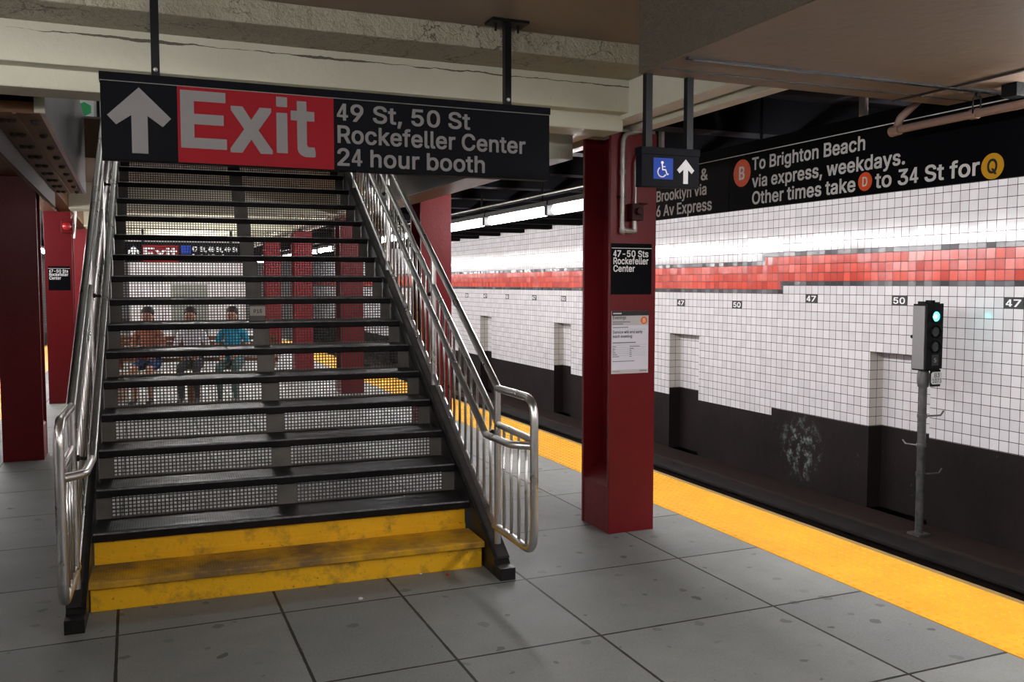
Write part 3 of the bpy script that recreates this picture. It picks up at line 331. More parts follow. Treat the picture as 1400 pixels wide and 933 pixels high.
# ---------------------------------------------------------------- materials
M = {}
def floor_mat():
    t = NT('platform_slabs'); t.pos(); X, Y, Z = t._xyz
    idx = None; d = None
    for xl in (-1.75, -1.1, -0.1, 0.64, 1.24, 1.93, 2.9):
        a = t.math('ABSOLUTE', t.math('SUBTRACT', X, xl))
        d = a if d is None else t.math('MINIMUM', d, a)
        st = t.math('GREATER_THAN', X, xl)
        idx = st if idx is None else t.math('ADD', idx, st)
    yy = t.math('DIVIDE', t.math('SUBTRACT', Y, 3.55), 0.85)
    fy = t.math('FRACT', yy)
    dy = t.math('MULTIPLY', t.math('MINIMUM', fy, t.math('SUBTRACT', 1.0, fy)), 0.85)
    wob = t.math('MULTIPLY', t.math('SUBTRACT', t.noise(14, 4), 0.5), 0.006)
    dj = t.math('ADD', t.math('MINIMUM', d, dy), wob)
    joint = t.math('LESS_THAN', dj, 0.0068)
    cv = t.n('ShaderNodeCombineXYZ'); t.l(idx, cv.inputs[0]); t.l(t.math('FLOOR', yy), cv.inputs[1])
    wn = t.n('ShaderNodeTexWhiteNoise', noise_dimensions='3D'); t.l(cv.outputs[0], wn.inputs['Vector'])
    base = t.mix(wn.outputs['Value'], (0.162, 0.172, 0.166), (0.228, 0.236, 0.224))
    mot = t.ramp(t.noise(2.2, 8, 0.65), 0.3, 0.72)
    base = t.mix(mot, base, t.mix(0.5, base, (0.108, 0.112, 0.108)))
    fine = t.ramp(t.noise(90, 3, 0.7), 0.35, 0.7)
    base = t.mix(t.math('MULTIPLY', fine, 0.25), base, (0.34, 0.333, 0.315))
    # trodden-in gum spots
    dw = t.n('ShaderNodeVectorMath', operation='SCALE'); t.l(t.noise(9, 3, .6, out=1), dw.inputs[0]); dw.inputs['Scale'].default_value = 0.09
    da = t.n('ShaderNodeVectorMath', operation='ADD'); t.l(t.pos(), da.inputs[0]); t.l(dw.outputs[0], da.inputs[1])
    vo = t.n('ShaderNodeTexVoronoi'); vo.voronoi_dimensions = '2D'; vo.inputs['Scale'].default_value = 5.2; t.l(da.outputs[0], vo.inputs['Vector'])
    vr = t.n('ShaderNodeSeparateColor'); t.l(vo.outputs['Color'], vr.inputs[0])
    rad = t.math('MULTIPLY', t.math('POWER', vr.outputs[0], 1.6), 0.15)
    gum = t.math('MULTIPLY', t.math('LESS_THAN', vo.outputs['Distance'], rad), t.math('MULTIPLY', vr.outputs[1], 0.75))
    base = t.mix(gum, base, (0.045, 0.045, 0.043))
    # shade under the stairs, painted into the floor as a dark patch
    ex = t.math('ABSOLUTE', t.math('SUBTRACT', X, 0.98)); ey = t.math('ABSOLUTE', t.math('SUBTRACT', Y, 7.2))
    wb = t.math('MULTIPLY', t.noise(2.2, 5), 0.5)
    stair_shade = t.math('MULTIPLY', t.ramp(t.math('ADD', ex, wb), 1.30, 1.10), t.ramp(t.math('ADD', ey, wb), 2.3, 1.4))
    base = t.mix(t.math('MULTIPLY', stair_shade, 0.82), base, (0.018, 0.016, 0.015))
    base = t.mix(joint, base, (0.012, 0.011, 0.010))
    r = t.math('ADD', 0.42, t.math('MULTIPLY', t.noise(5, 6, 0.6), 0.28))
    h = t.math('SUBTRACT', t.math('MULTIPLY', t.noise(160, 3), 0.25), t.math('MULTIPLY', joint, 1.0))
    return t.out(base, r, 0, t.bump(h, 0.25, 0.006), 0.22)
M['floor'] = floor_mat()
def paint(name, col, rough=0.45, crack=0.6, bump=0.35, bscale=22, dark=(0.10, 0.085, 0.07), dist=0.012, spec=0.4, crackz=None, craze=False):
    """old brush-painted concrete or steel with flaking spots"""
    t = NT(name)
    big = t.ramp(t.noise(1.6, 5, 0.6), 0.3, 0.75)
    c = t.mix(big, col, tuple(x * 0.86 for x in col))
    fl = t.math('MULTIPLY', t.ramp(t.noise(bscale * .8, 8, 0.72), 0.66, 0.70), t.ramp(t.noise(2.1, 3), 0.5, 0.62))
    c = t.mix(t.math('MULTIPLY', fl, crack), c, dark)
    h = t.math('ADD', t.math('MULTIPLY', t.noise(bscale, 7, 0.65), 1.0), t.math('MULTIPLY', fl, -0.5))
    if craze:                   # net of plaster cracks
        dv = t.n('ShaderNodeVectorMath', operation='SCALE'); t.l(t.noise(5, 5, .65, out=1), dv.inputs[0]); dv.inputs['Scale'].default_value = 0.35
        av = t.n('ShaderNodeVectorMath', operation='ADD'); t.l(t.pos(), av.inputs[0]); t.l(dv.outputs[0], av.inputs[1])
        vc = t.n('ShaderNodeTexVoronoi', feature='DISTANCE_TO_EDGE'); vc.inputs['Scale'].default_value = 4.5; t.l(av.outputs[0], vc.inputs['Vector'])
        ck = t.math('LESS_THAN', vc.outputs['Distance'], t.math('MULTIPLY', t.ramp(t.noise(2.2, 3), .45, .7), 0.035))
        c = t.mix(t.math('MULTIPLY', ck, .75), c, (0.06, 0.05, 0.04))
        h = t.math('SUBTRACT', h, t.math('MULTIPLY', ck, .8))
    if crackz is not None:      # one long ragged crack with flaked paint along the fascia
        t.pos(); off = t.math('MULTIPLY', t.math('SUBTRACT', t.noise(7, 6, .65), .5), 0.030)
        dz = t.math('ABSOLUTE', t.math('SUBTRACT', t.math('ADD', t._xyz[2], off), crackz))
        wd = t.math('MULTIPLY', t.ramp(t.noise(2.6, 4), .35, .7), 0.0085)
        ck = t.math('LESS_THAN', dz, wd)
        c = t.mix(t.math('MULTIPLY', ck, .9), c, (0.05, 0.04, 0.03))
        h = t.math('SUBTRACT', h, t.math('MULTIPLY', ck, 1.5))
    return t.out(c, rough, 0, t.bump(h, bump, dist), spec)
M['beam'] = paint('beam_paint', (0.50, 0.487, 0.38), rough=0.55, spec=0.25)
M['fascia'] = paint('fascia_paint', (0.50, 0.487, 0.38), rough=0.55, spec=0.25, crackz=2.752)
M['lit_underside'] = paint('lit_underside_tone', (0.82, 0.81, 0.80), spec=0.4)  # lamp light on the right girder's underside, put into a lighter colour
M['boxdark'] = plain('dark_red_box', (0.035, 0.005, 0.006), 0.5, 0, 0.2)
M['plaster'] = paint('rough_plaster', (0.36, 0.33, 0.245), 0.6, 0.8, 1.0, 9, dist=0.05, craze=True)
M['soffit'] = paint('soffit_paint', (0.225, 0.168, 0.125), 0.5, 0.3, 0.25, 16)
M['brownpaint'] = paint('girder_brown', (0.135, 0.066, 0.033), 0.5, 0.5, 0.2, 20, spec=0.15)
M['maroon'] = paint('maroon_paint', (0.150, 0.0075, 0.011), 0.36, 0.15, 0.22, 30, (0.25, 0.12, 0.1), spec=0.27)
M['soot'] = plain('soot_black', (0.005, 0.005, 0.006), 0.8, 0, 0.04)
def dado_mat():
    t = NT('dado_paint'); t.pos(); X, Y, Z = t._xyz
    c = t.mix(t.ramp(t.noise(1.3, 6, .65), .35, .7), (0.020, 0.0155, 0.0145), (0.012, 0.009, 0.0085))
    ey = t.math('POWER', t.math('DIVIDE', t.math('SUBTRACT', Y, 9.08), .42), 2.0); ez = t.math('POWER', t.math('DIVIDE', t.math('ADD', Z, .48), .46), 2.0)
    reg = t.ramp(t.math('ADD', ey, ez), 1.0, 0.1)
    pk = t.math('MULTIPLY', t.ramp(t.noise(9, 8, .7), .50, .58), reg)
    c = t.mix(pk, c, t.mix(t.ramp(t.noise(21, 4), .45, .6), (0.05, 0.065, 0.06), (0.20, 0.22, 0.21)))
    wt = t.math('MULTIPLY', t.ramp(t.noise(16, 6, .7), .62, .66), t.ramp(t.noise(1.7, 3), .55, .68))
    c = t.mix(t.math('MULTIPLY', wt, .5), c, (0.16, 0.15, 0.14))
    return t.out(c, 0.5, 0, t.bump(t.noise(10, 6), .3, .012), .12)
M['dado'] = dado_mat()
M['white_hi'] = tile_mat('tile_white_upper', (0.70, 0.69, 0.70), 2.006)
M['white_lo'] = tile_mat('tile_white_lower', (0.75, 0.73, 0.74), 1.575, rough=0.2)
M['white_x'] = tile_mat('tile_white_reveal', (0.60, 0.56, 0.50), 1.575, axis='X', y0=7.8, dirt=0.6, rough=0.25)
M['red_t'] = tile_mat('tile_red', (0.66, 0.045, 0.022), 1.629, var=0.25, dirt=0.05, col2=(0.78, 0.09, 0.05), tilt=0.035, rough=0.18)
M['black_t'] = tile_mat('tile_charcoal', (0.045, 0.045, 0.05), 1.575, h=0.0538, var=0.5, col2=(0.10, 0.105, 0.12), dirt=0.0, tilt=0.09, rough=0.2)
M['yellow'] = plain('tactile_yellow', (0.70, 0.345, 0.018), 0.5, 0, 0.2, 0.10, 3)
M['edging'] = paint('worn_edging', (0.24, 0.15, 0.05), 0.6, 0.8, 0.4, 30)
M['track'] = paint('track_dirt', (0.015, 0.012, 0.011), 0.9, 0.3, 0.8, 14, spec=0.05)
M['curb'] = paint('curb_grime', (0.030, 0.020, 0.017), 0.7, 0.5, 0.7, 14, (0.05, 0.045, 0.04), spec=0.1)
M['board'] = plain('cover_board', (0.018, 0.015, 0.015), 0.55, 0, 0.15, 0.3, 4)
M['steel'] = plain('rail_steel', (0.10, 0.08, 0.07), 0.35, 0.8)
def brushed():
    t = NT('stainless_tube')
    v = t.ramp(t.noise(7, 4), 0.3, 0.7)
    return t.out(t.mix(v, (0.60, 0.59, 0.565), (0.70, 0.69, 0.665)), t.math('ADD', 0.26, t.math('MULTIPLY', v, 0.08)), 1.0)
M['stainless'] = brushed()
M['blacksteel'] = plain('black_stringer_paint', (0.012, 0.011, 0.011), 0.38, 0, 0.22, 0.3, 14, 0.12, 40)
M['flange'] = plain('stringer_flange_paint', (0.030, 0.027, 0.025), 0.4, 0, 0.3, 0.3, 14, 0.15, 40)
def tread_mat(name, col, col2, rough, wear, spec=0.16):
    """raised-diamond floor plate: bumps from two crossed wave grids"""
    t = NT(name); o = t.obj()
    sp = t.n('ShaderNodeSeparateXYZ'); t.l(o, sp.inputs[0])
    k = 2 * math.pi / 0.026
    a = t.math('SINE', t.math('MULTIPLY', t.math('ADD', sp.outputs[0], sp.outputs[1]), k))
    b = t.math('SINE', t.math('MULTIPLY', t.math('SUBTRACT', sp.outputs[0], sp.outputs[1]), k))
    gn = t.n('ShaderNodeNewGeometry'); gs = t.n('ShaderNodeSeparateXYZ'); t.l(gn.outputs['Normal'], gs.inputs[0])
    h = t.math('MULTIPLY', t.ramp(t.math('MULTIPLY', a, b), 0.25, 0.85), t.math('GREATER_THAN', gs.outputs[2], 0.7))
    w = t.math('MULTIPLY', t.ramp(t.noise(3.0, 6, 0.65, o), 0.38, 0.62), wear)
    w2 = t.ramp(t.math('ADD', w, t.math('MULTIPLY', h, -0.25)), 0.0, 1.0)
    c = t.mix(w2, col, col2)
    return t.out(c, t.math('ADD', rough, t.math('MULTIPLY', w, 0.1)), 0, t.bump(h, 0.55, 0.003), spec)
M['tread'] = tread_mat('black_diamond_plate', (0.010, 0.009, 0.010), (0.022, 0.017, 0.017), 0.36, 0.8, 0.055)
M['ytread'] = tread_mat('worn_yellow_plate', (0.66, 0.35, 0.014), (0.19, 0.12, 0.05), 0.45, 1.0)
def yconc():
    t = NT('yellow_step_paint')
    n1 = t.ramp(t.noise(5, 8, 0.7), 0.52, 0.66)
    n2 = t.ramp(t.noise(38, 6, 0.7), 0.62, 0.68)
    c = t.mix(t.math('MULTIPLY', n1, 0.75), (0.84, 0.45, 0.010), (0.28, 0.17, 0.03))
    c = t.mix(t.math('MULTIPLY', n2, 0.7), c, (0.05, 0.035, 0.02))
    return t.out(c, 0.5, 0, t.bump(t.noise(45, 5), 0.35, 0.006), 0.35)
M['yconc'] = yconc()
M['nosing'] = plain('worn_steel_nosing', (0.17, 0.17, 0.175), 0.38, 0.6, 0.5, 0.5, 25)
M['mesh'] = plain('perforated_screen', (0.05, 0.046, 0.042), 0.5, 0.0, 0.2, 0.25, 6)
M['meshsolid'] = plain('screen_strip', (0.125, 0.115, 0.102), 0.5, 0.0, 0.2, 0.25, 6)
M['sign'] = plain('sign_black', (0.003, 0.0035, 0.005), 0.5, 0, 0.05, 0.2, 3)
M['signred'] = plain('sign_red', (0.19, 0.001, 0.005), 0.5, 0, 0.15, 0.05, 3)
M['signblue'] = plain('sign_blue', (0.006, 0.045, 0.32), 0.5, 0, 0.15, 0.05, 3)
M['white'] = plain('sign_white', (0.135, 0.126, 0.122), 0.45, 0, 0.4, 0.04, 5)
M['white2'] = plain('sign_lettering', (0.80, 0.79, 0.77), 0.45, 0, 0.4, 0.04, 5)
M['brightwhite'] = plain('sign_bright_white', (0.82, 0.82, 0.82), 0.4, 0, 0.4, 0.03, 5)
M['orange'] = plain('bullet_orange', (0.92, 0.12, 0.03), 0.4, 0, 0.4, 0.04, 5)
M['gold'] = plain('bullet_yellow', (0.72, 0.38, 0.015), 0.4, 0, 0.4, 0.04, 5)
M['ink'] = plain('black_ink', (0.012, 0.012, 0.013), 0.5)
M['greyink'] = plain('grey_ink', (0.16, 0.16, 0.17), 0.5)
M['paper'] = plain('notice_paper', (0.74, 0.75, 0.83), 0.35, 0, 0.4, 0.02, 5)
M['lightgrey'] = plain('notice_grey', (0.55, 0.54, 0.55), 0.4, 0, 0.4, 0.02, 5)
M['postorange'] = plain('notice_orange', (0.85, 0.18, 0.015), 0.4, 0, 0.4, 0.02, 5)
M['rod'] = plain('black_rod', (0.006, 0.006, 0.007), 0.4, 0, 0.15)
M['galv'] = plain('galvanised_pipe', (0.42, 0.40, 0.37), 0.40, 0.6, 0.5, 0.25, 12)
M['pipe'] = paint('painted_pipe', (0.30, 0.19, 0.15), 0.45, 0.5, 0.2, 30)
M['fixture'] = plain('fixture_housing', (0.022, 0.022, 0.024), 0.5, 0, 0.2)
M['pole'] = plain('weathered_pole', (0.11, 0.105, 0.105), 0.42, 0.4, 0.4, 0.45, 9)
M['tube'] = emit('fluorescent_lens', (1.0, 0.97, 0.985), TUBE_POWER)
M['sigdark'] = paint('signal_black', (0.007, 0.0075, 0.008), 0.55, 0.6, 0.5, 40, (0.04, 0.025, 0.018), spec=0.1)
M['siggrey'] = paint('signal_door_grey', (0.21, 0.205, 0.205), 0.42, 1.0, 0.25, 7, (0.04, 0.033, 0.03))
M['lens'] = emit('green_signal_lens', (0.0, 0.80, 0.75), 1.6)
M['lenscore'] = emit('green_signal_filament', (0.05, 1.0, 0.95), 70.0)
M['deadlens'] = plain('dark_lens', (0.01, 0.011, 0.012), 0.15, 0, 0.5)
M['plate'] = plain('plate_white', (0.62, 0.62, 0.60), 0.45, 0, 0.4, 0.15, 20)
M['tag'] = plain('stair_tag', (0.36, 0.34, 0.28), 0.45)
M['cladding'] = plain('grey_steel_cladding', (0.26, 0.27, 0.30), 0.30, 0.6, 0.5, 0.18, 3)
M['darkclad'] = plain('dark_glazed_panel', (0.03, 0.035, 0.04), 0.25, 0.2, 0.5, 0.2, 3)
M['rivet'] = plain('bolt_head', (0.03, 0.018, 0.012), 0.6)
M['alarmred'] = plain('alarm_red', (0.45, 0.02, 0.025), 0.25, 0, 0.5)
M['wood'] = plain('bench_wood', (0.24, 0.10, 0.045), 0.45, 0, 0.4, 0.25, 14)
M['posterblue'] = plain('poster_blue', (0.03, 0.36, 0.62), 0.4)
M['green'] = plain('poster_green', (0.03, 0.42, 0.13), 0.4)
M['landing'] = plain('landing_paint', (0.62, 0.62, 0.60), 0.5)
M['panelgrey'] = plain('grey_panel', (0.22, 0.23, 0.20), 0.5)
M['paleblue'] = plain('white_panel', (0.70, 0.72, 0.73), 0.3)
M['scrap'] = plain('paper_scrap', (0.75, 0.74, 0.70), 0.6)
M['scrapred'] = plain('red_scrap', (0.75, 0.03, 0.02), 0.5)

# ---------------------------------------------------------------- setting: platform, tracks, walls
PX0, PX1, Y0, Y1 = -2.1, 4.06, -4.0, 44.0
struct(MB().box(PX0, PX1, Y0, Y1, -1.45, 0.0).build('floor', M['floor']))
struct(MB().box(PX1, 7.9, Y0, Y1, -1.6, -1.3).build('track_bed', M['track']))
struct(MB().box(-5.9, PX0, Y0, Y1, -1.6, -1.3).build('track_bed', M['track']))
struct(MB().box(7.28, 7.8, Y0, Y1, -1.3, -0.98).build('curb', M['curb'], bevel=0.03))

NICHES = [(2.9, 3.7), (7.08, 7.94), (11.34, 12.14), (15.62, 16.38), (19.8, 20.55), (24.0, 24.75), (28.2, 29.0)]
def tiled_wall(name, X, inward, detailed=True):
    mb = MB(); T = 0.1077
    brk = {Y0, Y1, 9.89, 9.836, 9.47, 9.52, 9.66}
    if detailed:
        for a, b in NICHES: brk |= {a, b}
    brk = sorted(brk)
    def R(ya, yb, za, zb, mi, x=X):
        if zb - za > 1e-6: mb.quad((x, ya, za), (x, yb, za), (x, yb, zb), (x, ya, zb), mi)
    for ya, yb in zip(brk, brk[1:]):
        ym = (ya + yb) / 2
        up_l, lo_l = ym > 9.89, ym > 9.47
        zt = 1.952 - (T if up_l else 0); zb = 1.629 - (T if lo_l else 0)
        R(ya, yb, zt + 0.054, 3.0, 0)
        R(ya, yb, zt, zt + 0.054, 1)
        if 9.836 < ym < 9.89: R(ya, yb, 1.845, zt, 1); R(ya, yb, zb, 1.845, 2)
        elif 9.47 < ym < 9.52: R(ya, yb, zb, 1.629, 1); R(ya, yb, 1.629, zt, 2)
        else: R(ya, yb, zb, zt, 2)
        R(ya, yb, zb - 0.054, zb, 1)
        zd = -0.148 if ym > 9.66 else -0.045
        nic = detailed and any(a < ym < b for a, b in NICHES)
        if nic:
            xb = X + inward * 0.2
            R(ya, yb, 0.821, zb - 0.054, 3)
            R(ya, yb, -0.045, 0.821, 3, xb); R(ya, yb, -1.0, -0.045, 4, xb)
            for yy in (ya, yb):
                mb.quad((X, yy, -0.045), (xb, yy, -0.045), (xb, yy, 0.821), (X, yy, 0.821), 5)
                mb.quad((X, yy, -1.0), (xb, yy, -1.0), (xb, yy, -0.045), (X, yy, -0.045), 4)
            mb.quad((X, ya, 0.821), (X, yb, 0.821), (xb, yb, 0.821), (xb, ya, 0.821), 5)
        else:
            R(ya, yb, zd, zb - 0.054, 3)
            R(ya, yb, -1.4, zd, 4)
    xo = X + inward * 0.35
    mb.quad((xo, Y0, -1.4), (xo, Y1, -1.4), (xo, Y1, 3.0), (xo, Y0, 3.0), 4)
    return struct(mb.build(name, [M['white_hi'], M['black_t'], M['red_t'], M['white_lo'], M['dado'], M['white_x']]))
wall_r = tiled_wall('wall_right', 7.8, 1)
tiled_wall('wall_left', -5.8, -1, False)
struct(MB().box(-6.2, 8.2, Y1, Y1 + .2, -1.6, 6).build('wall_back', tile_mat('tile_white_back', (0.66, 0.65, 0.65), 0.0, axis='X', y0=0.0)))

# number tiles set into the wall
for i, (yc, s, zc) in enumerate([(6.13, '47', 1.413), (7.533, '50', 1.413), (8.932, '47', 1.413), (10.43, '50', 1.305), (11.83, '47', 1.305), (13.23, '50', 1.305), (14.55, '47', 1.305),
                                 (15.95, '50', 1.305), (17.35, '47', 1.305), (18.84, '50', 1.305), (20.2, '47', 1.305), (21.5, '50', 1.305), (22.9, '47', 1.305), (24.3, '50', 1.305)]):
    nt = MB().box(7.794, 7.80, yc - .106, yc + .106, zc - .052, zc + .052).build('number_tile', M['ink'], wall_r)
    lettering('numerals', [(s, -.082, -.034, .164, .068)], (7.794, yc, zc), (0, -1, 0), (0, 0, 1), (-1, 0, 0), M['brightwhite'], nt, bold=0.045)

# ceilings and beams
struct(MB().box(-2.3, 2.75, Y0, 4.9, 2.9, 3.3).build('ceiling', M['soffit']))
struct(MB().box(-0.75, 2.75, 10.4, Y1, 2.9, 3.3).build('ceiling', M['soffit']))
struct(MB().box(3.06, 7.8, Y0, Y1, 2.95, 3.3).build('ceiling', M['soot']))
struct(MB().box(-5.8, -1.06, 5.0, Y1, 2.95, 3.3).build('ceiling', M['soot']))
struct(MB().box(-5.8, -2.3, Y0, 5.0, 2.95, 3.3).build('ceiling', M['soot']))
b = MB()
b.box(-2.3, 2.74, 4.35, 4.9, 2.79, 2.9, 0)
struct(b.build('ceiling_beam', M['plaster'], bevel=0.008))
b = MB().prism([(4.70, 2.605), (4.80, 2.605), (4.80, 2.51), (5.03, 2.51), (5.03, 3.3), (4.70, 3.3)], (-2.3, 0, 0), (0, 1, 0), (0, 0, 1), (5.04, 0, 0))
struct(b.build('ceiling_beam', M['fascia'], bevel=0.008))
for sgn, x0 in ((1, 2.72), (-1, -1.06)):
    b = MB()
    if sgn > 0: poly = [(2.72, 2.580), (2.86, 2.580), (2.86, 2.615), (2.90, 2.615), (2.90, 2.55), (2.99, 2.55), (3.06, 2.575), (3.06, 3.3), (2.72, 3.3)]
    else: poly = [(-1.06, 2.55), (-0.90, 2.55), (-0.90, 2.615), (-0.86, 2.615), (-0.86, 2.58), (-0.72, 2.58), (-0.72, 3.3), (-1.06, 3.3)]
    ys = Y0 if sgn > 0 else 5.03
    b.prism(poly, (0, ys, 0), (1, 0, 0), (0, 0, 1), (0, Y1 - ys, 0))
    o = struct(b.build('edge_girder', [M['beam'], M['lit_underside']] if sgn > 0 else [M['brownpaint'], M['brownpaint']], bevel=0.004))
    for p in o.data.polygons:
        if p.normal.z < -0.3: p.material_index = 1
for y in (12.95, 16.9, 20.8, 24.7, 28.6):
    struct(MB().box(-0.72, 2.72, y - .05, y + .45, 2.56, 2.9).build('ceiling_beam', M['beam'], bevel=0.008))
# low boxed-in soffit towards the camera
b = MB().box(2.03, 3.84, Y0, 3.43, 2.5, 2.9, 0)
k0 = len(b.f)
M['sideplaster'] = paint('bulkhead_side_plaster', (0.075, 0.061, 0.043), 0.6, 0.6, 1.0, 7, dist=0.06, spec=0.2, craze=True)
bx = struct(b.build('ceiling_bulkhead', [M['soffit'], M['sideplaster']], bevel=0.006))
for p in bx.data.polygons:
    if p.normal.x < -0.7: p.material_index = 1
bt = MB().box(2.06, 3.84, 3.09, 3.115, 2.492, 2.503).box(3.47, 3.49, Y0, 3.43, 2.494, 2.503).box(2.06, 3.84, 3.29, 3.296, 2.496, 2.503)
struct(bt.build('trim_1', M['darkclad']))
# sooty cross beams over the track
for i in range(-13, 20):
    y = 15.2 + i * 1.38
    if y < Y0 + .3: continue
    struct(MB().box(3.06, 7.8, y - .1, y + .1, 2.69, 2.95).build('track_beam', M['soot']))
# stair opening: girders, cladding, upper landing
b = MB().box(2.42, 2.715, 5.42, 10.1, 2.42, 3.3)
o = struct(b.build('opening_girder', [M['brownpaint'], M['darkclad'], M['beam']], bevel=0.006))
for p in o.data.polygons:
    if p.normal.x < -0.7: p.material_index = 1
    elif p.normal.y < -0.7: p.material_index = 2
b = MB()
b.box(-0.68, -0.42, 5.46, 10.1, 2.50, 2.56, 0).box(-0.70, -0.68, 5.46, 10.1, 2.36, 2.9, 3).box(-0.717, -0.70, 5.46, 10.1, 2.36, 2.385, 0)
b.box(-0.425, -0.40, 5.43, 10.1, 2.497, 3.28, 1).box(-0.452, -0.40, 5.421, 5.43, 2.50, 2.60, 2)
b.box(-0.56, -0.54, 5.46, 10.1, 2.492, 2.50, 0)
b.box(-0.72, -0.42, 5.46, 10.1, 2.88, 3.3, 0)
for k in range(9):
    for x in (-0.63, -0.585, -0.47):
        for dx in (0,):
            b.ball((x, 5.7 + k * .52, 2.50), 0.027, 8, 4, 3, (1, 1, .9))
struct(b.build('opening_girder', [M['brownpaint'], M['cladding'], M['beam'], M['rivet']]))
struct(MB().box(-3.2, 5.2, 10.4, 15, 3.3, 3.323).build('landing_floor', M['landing']))
struct(MB().box(-3.2, 5.2, 14.4, 14.5, 3.3, 5.8).build('landing_wall', M['landing']))
struct(MB().box(-3.3, -3.2, 3.5, 14.5, 3.3, 5.8).build('landing_wall', M['landing']))
struct(MB().box(5.2, 5.3, 3.5, 14.5, 3.3, 5.8).build('landing_wall', M['landing']))
struct(MB().box(-3.3, 5.3, 3.4, 3.5, 3.3, 5.8).build('landing_wall', M['landing']))
struct(MB().box(-3.3, 5.3, 3.4, 14.5, 5.8, 5.9).build('landing_ceiling', M['landing']))
# ---------------------------------------------------------------- tactile strips
def tactile(name, xa, xb, xe0, xe1, label, ya, yb, full):
    r = thing(name, label, 'tactile strip', ((xa + xb) / 2, ya, 0))
    mb = MB().box(xa, xb, ya, yb, -0.02, 0.004)
    p = 0.0605; n = 10
    if full:
        ys = int((yb - ya) / p)
        for j in range(ys):
            y = ya + (j + .5) * p
            seg = 8 if y < 6 else 6
            for i in range(n):
                x = xa + (i + .5) * (xb - xa) / n
                k = len(mb.v)
                for rr, zz in ((.0155, .004), (.0105, .0090)):
                    for s in range(seg):
                        a = 2 * math.pi * s / seg
                        mb.v.append((x + rr * math.cos(a), y + rr * math.sin(a), zz))
                for s in range(seg):
                    s2 = (s + 1) % seg
                    mb.face((k + s, k + s2, k + seg + s2, k + seg + s), 0, True)
                mb.face([k + seg + s for s in range(seg)])
    mb.build('domed_mat', M['yellow'], r)
    MB().box(xe0, xe1, ya, yb, -0.25, 0.0).build('edging', M['edging'], r, bevel=0.006)
    return r
tactile('tactile_strip', 3.465, 4.055, 4.055, 4.112, 'yellow bumpy warning strip along the platform edge in front of the white tiled wall', 1.6, 26.0, True)
tactile('tactile_strip', -2.055, -1.465, -2.112, -2.055, 'yellow warning strip on the far left platform edge beyond the red columns', 8.0, 36.0, False)

# ---------------------------------------------------------------- tracks
def rail(x, label, name='running_rail'):
    mb = MB().prism([(-.07, 0), (.07, 0), (.07, .012), (.01, .03), (.01, .10), (.034, .11), (.034, .14), (-.034, .14), (-.034, .11), (-.01, .10), (-.01, .03), (-.07, .012)], (x, 0, -1.3), (1, 0, 0), (0, 0, 1), (0, Y1 - .1, 0))
    return tag(mb.build(name, M['steel'], loc=(x, 0, -1.3)), label, 'rail')
tr = thing('third_rail', 'dark covered third rail running low along the curb below the tiled wall', 'rail', (6.9, 0, -1.3))
MB().prism([(-.05, 0), (.05, 0), (.05, .015), (.012, .03), (.012, .11), (.04, .12), (.04, .15), (-.04, .15), (-.04, .12), (-.012, .11), (-.012, .03), (-.05, .015)], (6.95, 1.0, -1.2), (1, 0, 0), (0, 0, 1), (0, 36, 0)).build('conductor_rail', M['steel'], tr)
MB().box(6.80, 7.10, 1.0, 37, -0.985, -0.95).build('cover_board', M['board'], tr, bevel=0.006)
for k in range(18): MB().box(6.84, 7.06, 1.4 + 2 * k, 1.5 + 2 * k, -1.3, -1.2).box(7.06, 7.10, 1.4 + 2 * k, 1.5 + 2 * k, -1.3, -.985).build('bracket', M['steel'], tr)

# ---------------------------------------------------------------- columns
def column(x, y, label, ztop=2.55, group=None, fill=0.42):
    w, d, tf = 0.33, 0.38, 0.028
    r = thing('steel_column', label, 'column', (x, y, 0), group=group)
    r['kind'] = 'thing'
    MB().box(x - w / 2, x + w / 2, y, y + tf, 0, ztop).box(x - w / 2, x + w / 2, y + d - tf, y + d, 0, ztop).box(x - .02, x + .02, y + tf, y + d - tf, 0, ztop).build('shaft', M['maroon'], r, bevel=0.003)
    b = MB()
    for s in (-1, 1):
        xa, xb = x + s * .02, x + s * (w / 2 - .004)
        b.prism([(xa, 0), (xb, 0), (xb, .30), (xa, fill)], (0, y + tf, 0), (1, 0, 0), (0, 0, 1), (0, d - 2 * tf, 0))
    b.build('base_filling', M['maroon'], r)
    return r
column(2.935, 5.0, 'red steel column nearest the camera, carrying a black station sign and a paper notice')
column(2.935, 9.02, 'bright red column standing behind the right stair railing')
column(2.935, 12.95, 'red column seen through the stair mesh, first beyond the one behind the right railing', group='red columns seen through the stairs')
column(2.935, 16.9, 'red column seen through the stair mesh, second beyond the one behind the right railing', group='red columns seen through the stairs')
column(2.935, 20.8, 'red column seen through the stair mesh, third beyond the one behind the right railing', group='red columns seen through the stairs')
column(-0.935, 9.14, 'wide dark maroon column cut off by the left edge of the photo', ztop=2.55)
column(-0.885, 13.4, 'narrow red column behind the left railing with a small black station sign', ztop=2.55)
column(-0.80, 17.6, 'red column with a blue poster, just behind the one with a station sign')

